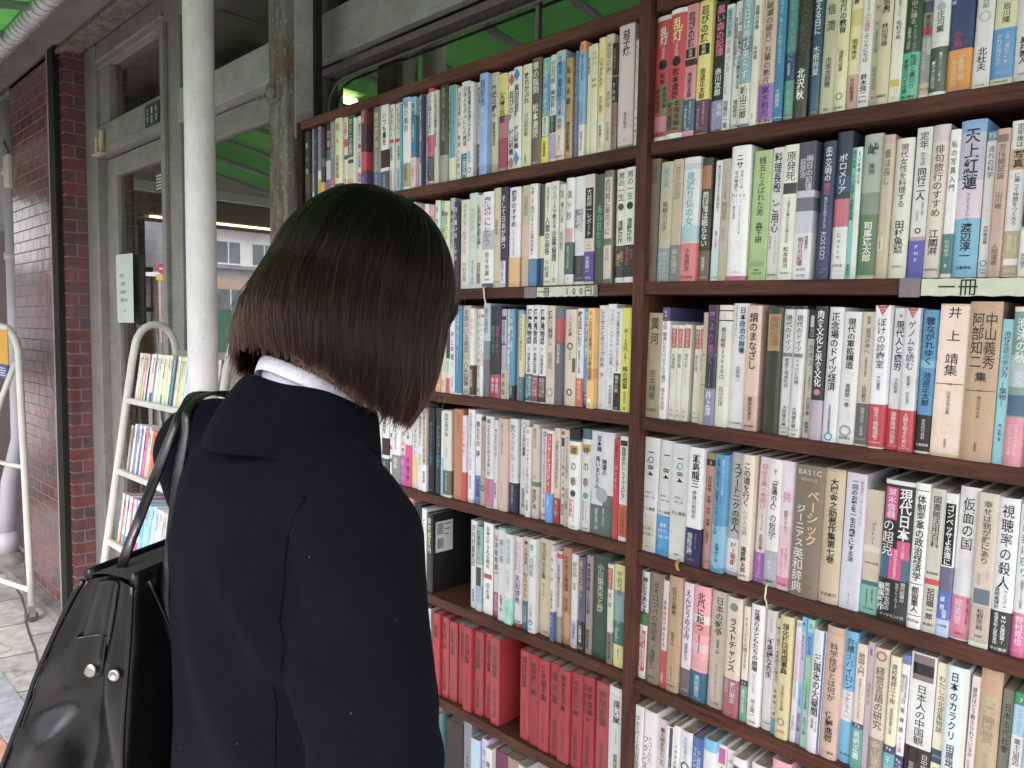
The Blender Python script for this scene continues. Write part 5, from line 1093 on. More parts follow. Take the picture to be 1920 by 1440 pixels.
# ------------------------------------------------------------------ awning
def awning_mat():
    m = bpy.data.materials.new('green_awning_vinyl'); m.use_nodes = True; N = m.node_tree.nodes; L = m.node_tree.links
    N.remove(N['Principled BSDF']); out = N['Material Output']
    v = coords(N, L, 'Object', (1, .25, 1)); n = noisen(N, L, v, 2.2, 7, .6)
    r_ = ramp(N, [(.28, (.045, .17, .045)), (.5, (.075, .27, .065)), (.75, (.115, .37, .095))]); L.new(n.outputs[0], r_.inputs[0])
    tl = N.new('ShaderNodeBsdfTranslucent'); L.new(r_.outputs[0], tl.inputs[0]); df = N.new('ShaderNodeBsdfDiffuse'); L.new(r_.outputs[0], df.inputs[0])
    mx = N.new('ShaderNodeMixShader'); mx.inputs[0].default_value = .20; L.new(df.outputs[0], mx.inputs[1]); L.new(tl.outputs[0], mx.inputs[2]); L.new(mx.outputs[0], out.inputs[0]); return m
aw = empty('awning', (-1.5, 0, 2.5), label='green vinyl awning on grey ribs above the pavement', cat='awning')
AX0, AX1 = -5.25, 2.2
def ay(t): return (.84-1.25*t, 2.685-.25*t)
cv = MB(); rows = []
nx = 26
for j in range(13):
    t = j/12; y, z = ay(t)
    rows.append([(AX0+(AX1-AX0)*i/(nx*2), y, z-.018*abs(math.sin(math.pi*i/4))*math.sin(math.pi*min(1, t*1.02))) for i in range(nx*2+1)])
cv.ring(rows, closed=False); o = cv.obj('canvas', awning_mat(), aw, smooth=True)
vl = MB(); y, z = ay(1); vl.box((AX0, y-.004, z-.16), (AX1, y, z-.005)); vl.obj('valance', bpy.data.materials['green_awning_vinyl'], aw)
RIB = simple('grey_painted_steel', (.33, .34, .36), .5, .2, .15)
for i in range(20):
    x = AX0+(AX1-AX0)*i/19
    MB().tube([(x, ay(0)[0], ay(0)[1]-.035), (x, ay(1)[0], ay(1)[1]-.03)], .016, 8).obj('rib', RIB, aw, smooth=True)
y, z = ay(1); MB().tube([(AX0-.05, y, z-.03), (AX1, y, z-.03)], .02, 8).obj('front_bar', RIB, aw, smooth=True)
MB().box((AX0-.06, -.43, 2.36), (AX0-.01, .80, 2.42)).obj('end_gutter', simple('white_gutter', (.7, .7, .7), .5, 0, .1), aw)
o = aw.children[-1]
o.data.transform(Matrix.Translation((AX0, .84, 2.685)) @ Matrix.Rotation(math.atan2(.25, 1.25), 4, 'X') @ Matrix.Translation((-AX0, -.8, -2.42)))
MB().box((-9, .845, 2.69), (2.2, .857, 2.95)).obj('sky_gap_board', bpy.data.materials['stained_soffit_board'], aw)  # added board: closes the gap so no sky shows in the upper panes
WPIPE = simple('white_painted_pipe', (.72, .71, .73), .35, .1, .14, 10, .4, 60)
br = empty('awning_bar', (-3, .82, 2.62), label='white pipe wound with wire below the green awning', cat='pipe')
MB().tube([(-6.5, .83, 2.64), (2.2, .83, 2.64)], .031, 16).obj('pipe', WPIPE, br, smooth=True)
co_ = []
for i in range(1400):
    a = i*.42; co_.append((-5.5+i*.0036+.012*math.sin(i*.05), .83+math.cos(a)*.036, 2.64+math.sin(a)*.036))
MB().tube(co_, .0028, 5).obj('wire', simple('grey_wire', (.42, .42, .44), .4, .5), br, smooth=True)
for x in (-4.9, -3.6, -2.5): MB().tube([(x, .83, 2.66), (x+.01, .84, 2.70)], .012, 8).obj('hanger', RIB, br, smooth=True)
po = empty('awning_post', (-2.04, .88, 0), label='round post thickly painted in peeling white, holding the awning', cat='post')
def paint_mat():
    m, N, L, b = newmat('peeling_white_paint')
    v = coords(N, L, 'Object', (1, 1, .6)); n = noisen(N, L, v, 13, 9, .7)
    r_ = ramp(N, [(.3, (.60, .60, .60)), (.6, (.76, .75, .76))]); L.new(n.outputs[0], r_.inputs[0])
    vo = N.new('ShaderNodeTexVoronoi'); vo.feature = 'DISTANCE_TO_EDGE'; vo.inputs['Scale'].default_value = 9
    n3 = noisen(N, L, v, 9, 5); ad = N.new('ShaderNodeVectorMath'); ad.operation = 'MULTIPLY_ADD'; L.new(n3.outputs[1], ad.inputs[0]); ad.inputs[1].default_value = (.35, .35, .35); L.new(v, ad.inputs[2]); L.new(ad.outputs[0], vo.inputs['Vector'])
    r3 = ramp(N, [(0, (.42, .40, .38)), (.012, (1, 1, 1))]); L.new(vo.outputs['Distance'], r3.inputs[0])
    mx = mixn(N, 'MULTIPLY', .35); L.new(r_.outputs[0], mx.inputs[6]); L.new(r3.outputs[0], mx.inputs[7])
    L.new(mx.outputs[2], b.inputs['Base Color']); b.inputs['Roughness'].default_value = .42
    bumpn(N, L, b, n.outputs[0], .55, .006); return m
MB().tube([(-2.04, .88, z) for z in (0, .5, 1, 1.5, 2, 2.4, 2.645)], .0385, 28).obj('pole', paint_mat(), po, smooth=True)
MB().box((-2.12, .80, 0), (-1.96, .96, .012)).obj('base_plate', RUST, po, bevel=.002)

# ------------------------------------------------------------------ what the shop glass mirrors: the arcade end and the street beyond
CONC = simple('brown_stained_concrete', (.15, .125, .085), .85, 0, .3, 1.6, .3, 25)
ga = empty('arcade_end', (-7, -1, 0), label='stained concrete beam and pillar ending the covered pavement, in the door glass', cat='beam')
MB().box((-7.5, -4.2, 2.44), (-7.0, .34, 2.86)).obj('beam', CONC, ga, bevel=.01)
MB().box((-7.5, .10, 0), (-7.0, .34, 2.4395)).obj('pillar', CONC, ga, bevel=.01)
MB().box((-7.0, -4.2, 2.70), (-6.9, .30, 2.86)).obj('beam_ledge', simple('dark_eave', (.07, .065, .065), .8, 0, .3, 3), ga, bevel=.005)
MB().box((-7.1, .035, 0), (-7.02, .095, 2.40)).obj('door_frame', DARK, ga)
for z in (.5, 1.15, 1.6, 1.95): MB().box((-7.12, -.04, z), (-7.05, .03, z+.04)).obj('frame_bar', DARK, ga)
t = empty('strip_light', (-7, -2, 2.41), label='long lit strip light under the concrete beam, mirrored in the glass', cat='lamp')
MB().box((-7.06, -3.6, 2.418), (-7.005, .05, 2.437)).obj('housing', bpy.data.materials['lamp_housing'], t)
MB().tube([(-7.0, -3.5, 2.425), (-7.0, .0, 2.425)], .011, 8).obj('tube', emis('warm_strip', (1., .95, .55), 2.6), t, smooth=True)
WW = simple('off_white_render', (.82, .82, .83), .8, 0, .1, .5); BE = simple('beige_brick_render', (.55, .42, .34), .8, 0, .15, .8); WIN = simple('far_window_glass', (.16, .20, .22), .15, 0, .3, .6); GRY = simple('grey_render', (.3, .3, .33), .8, 0, .2, .4)
HEDGE = simple('dark_green_netting', (.06, .17, .12), .8, 0, .3, 3)
b1 = empty('apartment_building', (-62, -28, 0), label='white and beige apartment block far down the street, mirrored in the shop glass', cat='building')
MB().box((-70, -42, 0), (-60, -20, 5.2)).obj('lower_storeys', BE, b1)
MB().box((-70, -40, 5.2), (-60.3, -21, 15)).obj('upper_storeys', WW, b1)
MB().box((-60.29, -40, 5.9), (-59.6, -20.6, 6.2)).obj('balcony', GRY, b1); MB().box((-60.29, -40, 9.2), (-59.6, -20.6, 10.2)).obj('balcony', WW, b1)
for fl, z in enumerate((2.6, 6.4, 10.6)):
    for k in range(6):
        y = -39+k*3.1; x = -59.98 if fl == 0 else -60.28
        wn_ = MB().box((x-.1, y, z), (x+.02, y+2.0, z+1.7)).obj('window', WIN, b1)
        MB().box((x+.021, y+.95, z), (x+.06, y+1.05, z+1.7)).box((x+.021, y-.1, z-.12), (x+.1, y+2.1, z)).obj('window_bar', WW, wn_)
b2 = empty('corner_building', (-64, -19, 0), label='grey low building with a stepped roof next to the apartment block, mirrored in the glass', cat='building')
MB().box((-70, -19.8, 0), (-61, -10, 5.6)).obj('wall', GRY, b2); MB().box((-70, -19, 5.6), (-63, -11, 8.6)).obj('upper_wall', WW, b2)
MB().box((-61, -20.2, 5.0), (-59.9, -10, 5.35)).obj('eave', WW, b2); MB().box((-60.99, -18.6, 2.4), (-60.95, -15.2, 4.2)).obj('window', WIN, b2)
o = MB().box((-41.2, -34, 0), (-41, -13.6, 2.3)).obj('netting_fence', HEDGE); tag(o, 'dark green netting fence along the far kerb, mirrored in the glass', 'fence')
sp_ = empty('road_sign', (-30, -8.85, 0), label='red round no-entry sign with yellow plate, mirrored in the door glass', cat='road sign')
RED = simple('sign_red', (.62, .04, .06), .4, 0, .05); YEL = simple('sign_yellow', (.7, .55, .1), .4, 0, .05); BLU = simple('sign_blue', (.05, .17, .5), .4, 0, .05); SGW = simple('sign_white', (.75, .75, .75), .4, 0, .05)
MB().tube([(-30, -8.85, 0), (-30, -8.85, 3.75)], .035, 8).obj('pole', RIB, sp_)
def plate(x, y, z, ry, rz, m, par, name, rnd_=True):
    if rnd_: mb = MB().tube([(x, y, z), (x+.02, y, z)], ry, 20)
    else: mb = MB().box((x, y-ry, z-rz), (x+.02, y+ry, z+rz))
    return mb.obj(name, m, par)
d_ = plate(-29.95, -8.85, 3.55, .2, 0, RED, sp_, 'disc'); MB().box((-29.928, -8.98, 3.52), (-29.92, -8.72, 3.58)).obj('bar', SGW, d_)
plate(-29.95, -8.85, 3.22, .24, .11, YEL, sp_, 'plate', False)
sp2 = empty('road_sign', (-30, -9.3, 0), label='blue and white direction signs on a pole beside the no-entry sign, mirrored in the glass', cat='road sign')
MB().tube([(-30, -9.3, 0), (-30, -9.3, 2.9)], .03, 8).obj('pole', SGW, sp2); plate(-29.95, -9.3, 2.6, .2, .16, BLU, sp2, 'plate', False); plate(-29.95, -9.3, 2.25, .16, .1, SGW, sp2, 'plate', False)
up = empty('utility_pole', (-33, -10.6, 0), label='grey utility pole on the far side of the street, mirrored in the glass', cat='utility pole')
MB().tube([(-33, -10.6, 0), (-33, -10.6, 10)], [.16, .12], 10).obj('pole', GRY, up, smooth=True)
MB().tube([(-33, -10.6, 7.4), (-55, -22, 7.6)], .02, 5).obj('wire', DARK, up); MB().tube([(-33, -10.6, 6.8), (-20, -6, 6.6)], .02, 5).obj('wire', DARK, up)
# ------------------------------------------------------------------ white rolling book stand by the door
WP = simple('cream_painted_steel', (.66, .66, .60), .35, .0, .08, 7, .15, 90)
st = empty('book_stand', (-2.6, 1.0, 0), label='white tubular book stand with three sloping shelves of paperbacks by the door', cat='book stand')
def fy(z): return .832+.14*z          # front tubes lean back
def arch(x0):
    P = [(x0-.06+.04*0, fy(z), z) for z in (.09, .4, .8, 1.2, 1.40)]
    P = [(x0-.02+.03*(z-1.2), fy(z), z) for z in (.09, .4, .8, 1.15, 1.36)]
    yf, yb = fy(1.40), 1.175
    for k in range(1, 12):
        a = math.pi*k/12; P.append((x0, (yf+yb)/2-math.cos(a)*(yb-yf)/2, 1.40+math.sin(a)*.095))
    P += [(x0, 1.178, 1.36), (x0, 1.19, .9), (x0, 1.20, .09)]
    return P
for x0 in (-2.965, -2.19): MB().tube(arch(x0), .0135, 14).obj('side_tube', WP, st, smooth=True)
for z in (.714, .971, 1.229):
    y = fy(z)
    MB().box((-2.985, y-.012, z-.022), (-2.185, y+.004, z-.002)).box((-2.985, y+.0045, z-.02), (-2.185, y+.13, z-.012)).obj('shelf', WP, st, bevel=.003)
    MB().tube([(-2.985, y+.135, z+.12), (-2.185, y+.135, z+.12)], .008, 8).obj('rear_rail', WP, st, smooth=True)
MB().box((-2.96, 1.172, 1.375), (-2.20, 1.184, 1.40)).obj('top_rail', simple('sage_painted_steel', (.33, .37, .32), .4, 0, .08), st, bevel=.003)
for z in (.45,): MB().tube([(-2.97, fy(z), z), (-2.19, fy(z), z)], .0115, 10).obj('cross_tube', WP, st, smooth=True)
RUB = simple('grey_rubber', (.06, .06, .065), .6)
def caster(x, y, par):
    c = MB(); c.tube([(x-.009, y, .028), (x+.009, y, .028)], .028, 16); o = c.obj('caster', RUB, par, smooth=False)
    MB().box((x-.016, y-.013, .028), (x-.0095, y+.013, .085)).box((x+.0095, y-.013, .028), (x+.016, y+.013, .085)).box((x-.0095, y-.013, .074), (x+.0095, y+.013, .085)).obj('fork', simple('caster_steel', (.3, .3, .3), .4, .7), o)
for x in (-2.985, -2.22):
    for y in (fy(.09), 1.20): caster(x, y, st)
# paperbacks of the stand (far and small: part of the one mass of books)
pal1 = 'dde ddd cca dc8 e0c455 dde 343 dde ddc 98a eee ddd cdb eee dd9 eed dda ddd 3677 599 345 ddd eee dc8 dda cdd eee bcd ddd dde cba dbb ddc edd dda'.split()
pal2 = 'cba 876 eef 88b eef 57a eee 458 d6a dbb dca b86 e43 d64 433 5ac 8ce 6bd eee cc5 bb4 eee 36b 57b e99 c46 eee 999 ddc 678 dbb eee'.split()
pal3 = 'eee d45 eee 57b eee dde d45 eee 58b ead eee dcc 8cd 7bd 8ce 9cd 8ce 7be eee 8ce cde dcc eee dbb bcd 8bd eee dde'.split()
rk = random.Random(21)
pk_seq = (('dde', .42), ('ec5', .3), ('583', .2))
GLY = [c for c in GL if ord(c) > 0x3040]
for zi, (z, pal) in enumerate(((1.229, pal1), (.971, pal2), (.714, pal3))):
    x = -2.955; k = 0
    while x < -2.235:
        wd = rk.uniform(.011, .024) if zi == 1 else rk.uniform(.012, .020); h = (.172 if zi == 0 else .165 if zi == 1 else .176)*rk.uniform(.985, 1.01)
        if zi == 1 and rk.random() < .3: h *= 1.06
        c = pal[k % len(pal)][:3]; segs = []
        if c[0] in 'de' and rk.random() < .8:
            bc = ['c46', '5a5', 'ec5', '46a', '7ac', 'd69', 'cba'][rk.randrange(7)]
            if rk.random() < (.75 if zi == 2 else .35): segs.append('B .80 .98 %s' % bc)
        n = rk.randint(5, 10); tc = '333' if c[0] in 'cdeb98' else 'eee'
        src = recs[rk.randrange(len(recs))]['raw'] or '日本の歴史'
        segs.append('T .08 %.2f %s %s' % (.08+.055*min(11, len(src)), tc if rk.random() < .8 else '656', src[:11]))
        r_ = dict(w=wd, h=h, col=c, segs=segs, label='')
        y = fy(z)+.012+rk.uniform(0, .004)
        Mx = Matrix.Translation((x, y, z-.009)) @ Matrix.Rotation(R(-8), 4, 'X')
        place_book(r_, Mx, True, 900+zi*100+k); x += wd+.0004; k += 1
# ------------------------------------------------------------------ second white stand at the far left with a sign
s2 = empty('sign_stand', (-4.38, .9, 0), label='white tubular rolling stand with an orange and blue panel at far left', cat='stand')
def leg(x, ya, yb): return [(x, ya+(yb-ya)*t, .085+(1.36-.085)*t) for t in (0, .25, .5, .75, 1)]
fr_pts = leg(-4.33, .985, .962) + [(-4.36, .955, 1.42), (-4.42, .94, 1.465), (-4.50, .92, 1.475), (-4.62, .90, 1.475), (-4.9, .85, 1.475)]
MB().tube(fr_pts, .0165, 14).obj('side_tube', WP, s2, smooth=True)
MB().tube([(-4.36, .955, 1.30), (-4.43, .90, 1.1), (-4.60, .78, .5), (-4.70, .71, .09)], .0135, 12).obj('rear_leg', WP, s2, smooth=True)
MB().tube([(-4.33, .978, .78), (-4.75, .88, .78)], .011, 10).obj('cross_tube', WP, s2, smooth=True)
MB().tube([(-4.33, .983, .16), (-4.80, .86, .16)], .013, 10).obj('cross_tube', WP, s2, smooth=True)
caster(-4.33, .985, s2); caster(-4.70, .71, s2)
ORA = simple('orange_panel', (.72, .36, .03), .4, 0, .05); NAV = simple('navy_panel', (.03, .06, .22), .4, 0, .05)
pn = MB().box((-4.95, .925, 1.285), (-4.385, .935, 1.46)).obj('upper_panel', ORA, s2, bevel=.004); MB().box((-4.95, .925, 1.215), (-4.385, .935, 1.2845)).obj('lower_panel', NAV, s2, bevel=.002)
tk = MB()
for k in range(4): tk.box((-4.60, .9235, 1.228+k*.012), (-4.41-.02*(k % 2), .9245, 1.233+k*.012))
tk.obj('print', SGW, pn)

# ------------------------------------------------------------------ the person
BX, BY = -.742, .432
def W(x, y, z): return Vector((BX+x, BY+y, z))
def fused(name, mb, vox, smooth, mats, parent, disp=None, subs=0):
    o = mb.obj(name, mats if isinstance(mats, list) else [mats], parent)
    r_ = o.modifiers.new('r', 'REMESH'); r_.mode = 'VOXEL'; r_.voxel_size = vox
    s_ = o.modifiers.new('s', 'SMOOTH'); s_.factor = .5; s_.iterations = smooth
    bpy.context.view_layer.update(); dg = bpy.context.evaluated_depsgraph_get()
    me = bpy.data.meshes.new_from_object(o.evaluated_get(dg)); o.modifiers.clear(); o.data = me
    if disp:
        n = len(me.vertices); co_ = np.zeros(n*3); no_ = np.zeros(n*3); me.vertices.foreach_get('co', co_); me.vertices.foreach_get('normal', no_)
        co_ = co_.reshape(-1, 3); no_ = no_.reshape(-1, 3)
        d = np.array([disp(Vector(c)) for c in co_]); co_ += no_*d[:, None]; me.vertices.foreach_set('co', co_.ravel()); me.update()
    me.polygons.foreach_set('use_smooth', [True]*len(me.polygons))
    return o
def loft(mb, rings, n=28, p=2.3):
    rows = []
    for z, cx, cy, hw, hd in rings:
        row = []
        for i in range(n):
            a = 2*math.pi*i/n; c, s = math.cos(a), math.sin(a)
            row.append(W(cx+hw*math.copysign(abs(c)**(2/p), c), cy+hd*math.copysign(abs(s)**(2/p), s), z))
        rows.append(row)
    mb.ring(rows, cap=True)
def limb(mb, pts, rad, n=16):
    P = [W(*p) for p in pts]; mb.tube(P, rad, n)
    for p, r_ in zip(P, rad): ball(mb, p, (r_*.99,)*3)
def ball(mb, c, r_, n=14, tilt=None):
    rows = []
    for j in range(1, n):
        f = math.pi*j/n; rows.append([Vector((math.sin(f)*math.cos(2*math.pi*i/n)*r_[0], math.sin(f)*math.sin(2*math.pi*i/n)*r_[1], -math.cos(f)*r_[2])) for i in range(n)])
    if tilt is not None: rows = [[tilt @ v for v in r] for r in rows]
    rows = [[v+Vector(c) for v in r] for r in rows]
    mb.ring(rows, cap=True)
pe = empty('person', (BX, BY, 0), label='person in a dark navy coat with brown bob hair, seen from behind facing the books', cat='person')
def skin_mat():
    m, N, L, b = newmat('skin'); v = coords(N, L); n = noisen(N, L, v, 40, 5); r_ = ramp(N, [(.3, (.50, .30, .22)), (.7, (.62, .40, .31))]); L.new(n.outputs[0], r_.inputs[0])
    L.new(r_.outputs[0], b.inputs['Base Color']); b.inputs['Roughness'].default_value = .5; b.inputs['Subsurface Weight'].default_value = .1; b.inputs['Subsurface Radius'].default_value = (.01, .004, .002); return m
SKIN = skin_mat()
HT = Matrix.Rotation(R(-24), 3, 'X')            # head bowed towards the shelf
HC = W(.002, .070, 1.528)
def Hd(x, y, z): return HC + HT @ Vector((x, y, z))
bm_ = MB()
ball(bm_, Hd(0, -.008, .025), (.072, .090, .088), 18, HT)          # skull
ball(bm_, Hd(0, .030, -.035), (.058, .058, .075), 16, HT)          # face and jaw
ball(bm_, Hd(0, .062, -.092), (.022, .018, .018), 10, HT)          # chin
ball(bm_, Hd(0, .092, -.022), (.010, .013, .018), 8, HT)           # nose
ball(bm_, Hd(0, .080, -.062), (.022, .010, .009), 8, HT)           # lips
for s in (-1, 1): ball(bm_, Hd(.073*s, -.004, -.018), (.010, .018, .028), 8, HT)    # ears
limb(bm_, [(0, -.012, 1.36), (0, .012, 1.41), (0, .045, 1.46)], [.058, .050, .050])
loft(bm_, [(.86, 0, -.01, .145, .095), (1.0, 0, -.01, .125, .085), (1.2, 0, -.015, .140, .09), (1.32, 0, -.015, .13, .075), (1.385, 0, -.01, .07, .055)])
ARM_R = [(.142, -.030, 1.298), (.192, -.040, 1.05), (.180, .065, .83)]
ARM_L = [(-.163, -.040, 1.345), (-.180, .050, 1.09), (-.150, .165, .88)]
for A in (ARM_R, ARM_L): limb(bm_, A, [.042, .036, .026])
def hand(mb, wrist, d, palm_n, curl):
    d = Vector(d).normalized(); pn = Vector(palm_n).normalized(); sd = d.cross(pn).normalized(); w0 = W(*wrist)
    for k in range(4):                                    # palm
        a = w0 + sd*(k-1.5)*.016; mb.tube([a*.6+w0*.4, a+d*.045, a+d*.078], [.013, .013, .010], 8)
    for k, ln in enumerate((.062, .072, .067, .052)):     # fingers of unequal length, bent
        a = w0 + sd*(k-1.5)*.0185 + d*.076; pts = [a]; ang = 0
        for q, f in enumerate((.45, .3, .25)):
            ang += curl*(.8+.15*k)*(1, 1.1, .8)[q]; pts.append(pts[-1] + (d*math.cos(ang)+pn*math.sin(ang))*ln*f)
        mb.tube(pts, [.0082, .0076, .007, .0058], 8)
    a = w0 + sd*-.026 + d*.022; t1 = a+(d*.7-sd*.65+pn*.35).normalized()*.036; mb.tube([a-d*.006, t1, t1+(d*.9+pn*.55).normalized()*.028], [.0115, .0092, .007], 8)
hand(bm_, ARM_R[2], (-.05, .3, -1), (-1, 0, -.1), .35)
hand(bm_, ARM_L[2], (.05, .35, -.9), (1, 0, -.1), .4)
for s in (-1, 1):
    limb(bm_, [(.075*s, -.01, .86), (.08*s, .0, .47), (.082*s, -.02, .09)], [.075, .052, .034]); limb(bm_, [(.082*s, -.03, .05), (.085*s, .11, .035)], [.036, .028])
body = fused('body', bm_, .0048, 3, SKIN, pe)
# eyes, mostly hidden by the hair
ey = MB()
for s in (-1, 1): ball(ey, Hd(.030*s, .074, -.005), (.011, .010, .011), 10, HT)
ey.obj('eyes', simple('eye', (.5, .48, .46), .2, 0, .05), pe, smooth=True)
# ---- coat
def coat_mat():
    m, N, L, b = newmat('navy_wool')
    v = coords(N, L); n = noisen(N, L, v, 420, 4, .7); n1 = noisen(N, L, v, 14, 5)
    r_ = ramp(N, [(.3, (.0026, .0027, .0055)), (.7, (.0056, .0059, .0108))]); L.new(n.outputs[0], r_.inputs[0])
    r1 = ramp(N, [(.3, (.8, .8, .8)), (.7, (1.2, 1.2, 1.2))]); L.new(n1.outputs[0], r1.inputs[0]); mx = mixn(N, 'MULTIPLY', 1); L.new(r_.outputs[0], mx.inputs[6]); L.new(r1.outputs[0], mx.inputs[7])
    vo = N.new('ShaderNodeTexVoronoi'); vo.inputs['Scale'].default_value = 46; vo.inputs['Randomness'].default_value = 1; L.new(v, vo.inputs['Vector'])
    r2 = ramp(N, [(.045, (1, 1, 1)), (.062, (0, 0, 0))]); L.new(vo.outputs['Distance'], r2.inputs[0])
    wn = noisen(N, L, v, 9, 2); r3 = ramp(N, [(.46, (0, 0, 0)), (.6, (1, 1, 1))]); L.new(wn.outputs[0], r3.inputs[0]); ml = N.new('ShaderNodeMath'); ml.operation = 'MULTIPLY'; L.new(r2.outputs[0], ml.inputs[0]); L.new(r3.outputs[0], ml.inputs[1])
    m2 = mixn(N); L.new(ml.outputs[0], m2.inputs[0]); L.new(mx.outputs[2], m2.inputs[6]); m2.inputs[7].default_value = (.07, .07, .08, 1)
    L.new(m2.outputs[2], b.inputs['Base Color']); b.inputs['Roughness'].default_value = .92; b.inputs['Specular IOR Level'].default_value = .07
    b.inputs['Sheen Weight'].default_value = .012; b.inputs['Sheen Roughness'].default_value = .5; b.inputs['Sheen Tint'].default_value = (.5, .55, .8, 1)
    bumpn(N, L, b, n.outputs[0], .5, .0015); return m
COAT = coat_mat()
ct = MB()
loft(ct, [(.60, 0, -.010, .200, .155), (.80, 0, -.010, .180, .138), (.95, 0, -.010, .160, .120), (1.06, 0, -.012, .150, .113), (1.18, 0, -.016, .150, .114), (1.27, 0, -.020, .152, .108), (1.33, -.008, -.022, .140, .090), (1.368, -.018, -.018, .116, .074), (1.396, -.014, -.008, .086, .064)], 36, 2.5)
def sleeve(A, r0):
    a, b_, c = [Vector(p) for p in A]; c = b_+(c-b_)*.93
    P = [a+Vector((-.03*(1 if a.x > 0 else -1), 0, .012)), a, a*.5+b_*.5, b_, b_*.5+c*.5, c]; limb(ct, [tuple(p) for p in P], [r0*.9, r0, r0*.94, r0*.86, r0*.80, r0*.76], 18)
limb(ct, [(.02, -.015, 1.372), (.075, -.022, 1.348), (.128, -.026, 1.318)], [.052, .054, .058], 16); sleeve(ARM_R, .067); sleeve(ARM_L, .062)
def folds(c):
    x, y, z = c.x-BX, c.y-BY, c.z
    d = .0085*noise.noise(Vector((x*8, y*8, z*2.6))) + .004*noise.noise(Vector((x*3+9, y*3, z*11)))*max(0, 1-abs(z-1.12)/.2) + .0018*noise.noise(Vector((x*22+3, y*22, z*8)))
    # drag lines running from the back of the right armhole and across the small of the back
    q = (x*.8-y*.3)+(z-1.2)*.55
    am = math.exp(-((x-.09)**2+(y+.11)**2)/.006-((z-1.19)**2)/.006)
    d += am*.013*math.sin(q*58)
    d += .003*math.sin(x*38+y*16+noise.noise(Vector((x*4, y*4, z*3)))*3)*max(0, min(1, (1.22-z)*3))
    d += .006*math.exp(-((x-.095)**2+(y+.085)**2)/.0016-((z-1.19)**2)/.0012) - .006*math.exp(-((x-.085)**2+(y+.095)**2)/.0012-((z-1.225)**2)/.0009)
    # creases where the sleeves bend
    for A in (ARM_R, ARM_L):
        e = Vector(A[1]); rr = (Vector((x, y, z))-e).length
        if rr < .14: d += .0065*math.sin(z*120+x*60+y*30)*math.exp(-(rr/.08)**2)
        s_ = Vector(A[0]); rr = (Vector((x, y, z))-s_-Vector((-.04 if s_.x > 0 else .04, -.03, -.1))).length
        d += .004*math.sin((x*1.2+z)*95)*math.exp(-(rr/.06)**2)
    return d
coat = fused('coat', ct, .0062, 7, COAT, pe, folds)
from mathutils.bvhtree import BVHTree
cbvh = BVHTree.FromPolygons([v.co[:] for v in coat.data.vertices], [tuple(p.vertices) for p in coat.data.polygons])
def seam(pts, r_, name, off=.0006, par=None):
    out = []
    V_ = [W(*p) for p in pts]
    for a, b_ in zip(V_, V_[1:]):
        for k in range(14):
            hit = cbvh.find_nearest(a.lerp(b_, k/14))
            if hit[0]: out.append(hit[0]+hit[1]*off)
    for _ in range(6): out = [out[0]] + [(out[i-1]+out[i]*2+out[i+1])/4 for i in range(1, len(out)-1)] + [out[-1]]
    return MB().tube(out, r_, 6).obj(name, SEAM, par or coat, smooth=True)
SEAM = simple('dark_seam', (.002, .002, .004), 1, 0, .1, spec=.1)
seam([(.122, -.062, 1.338), (.128, -.042, 1.326), (.112, -.065, 1.285), (.106, -.074, 1.226)], .0008, 'armhole_seam')
seam([(.106, -.074, 1.226), (.103, -.084, 1.16), (.103, -.091, 1.086), (.11, -.10, .9), (.12, -.13, .62)], .0008, 'side_back_seam')
# collar that stands up round the neck and folds down over the shoulders
def collar(prof, name, mat, th, parent, tiltk, n=56, wob=.002, gap=1.0):
    mb = MB(); rows = []
    for (rx, ry, z, cy) in prof:
        row = []
        for i in range(n+1):
            a = -math.pi/2 + (i/n-.5)*2*(math.pi-gap)          # open at the front
            x = rx*math.cos(a); y = ry*math.sin(a); back = -math.sin(a)
            row.append(W(x, cy+y, z + tiltk*back + wob*math.sin(a*5+z*60)))
        rows.append(row)
    mb.ring(rows, closed=False); o = mb.obj(name, mat, parent, smooth=True)
    s_ = o.modifiers.new('s', 'SOLIDIFY'); s_.thickness = th; s_.offset = 0
    ss = o.modifiers.new('u', 'SUBSURF'); ss.levels = ss.render_levels = 2
    return o
collar([(.070, .070, 1.385, .004), (.067, .068, 1.402, .010), (.067, .068, 1.419, .013), (.070, .0715, 1.4235, .012), (.074, .077, 1.417, .009), (.080, .087, 1.398, .002), (.086, .096, 1.374, -.004), (.089, .100, 1.352, -.008)], 'coat_collar', COAT, .0040, coat, .024)
collar([(.060, .060, 1.364, .010), (.057, .059, 1.402, .016), (.0575, .0595, 1.424, .0185), (.0605, .063, 1.427, .018), (.064, .067, 1.410, .0155)], 'shirt_collar', simple('white_shirt', (.74, .75, .84), .8, 0, .06, 60, .3, 400),   .0022, pe, .042, wob=.0008)
# legs and shoes below the frame
tr = MB()
for s in (-1, 1): limb(tr, [(.078*s, -.012, .84), (.082*s, .0, .47), (.084*s, -.02, .075)], [.092, .072, .058])
loft(tr, [(.80, 0, -.012, .15, .105), (.92, 0, -.012, .14, .10)])
fused('trousers', tr, .009, 5, COAT, pe)
for s in (-1, 1):
    sh = MB(); limb(sh, [(.084*s, -.045, .045), (.086*s, .04, .042), (.088*s, .125, .034)], [.045, .044, .036]); sh.box(W(.084*s-.042, -.09, 0), W(.084*s+.046, .155, .014))
    fused('shoe', sh, .006, 4, simple('black_shoe_leather', (.012, .012, .012), .3, 0, .2), pe)
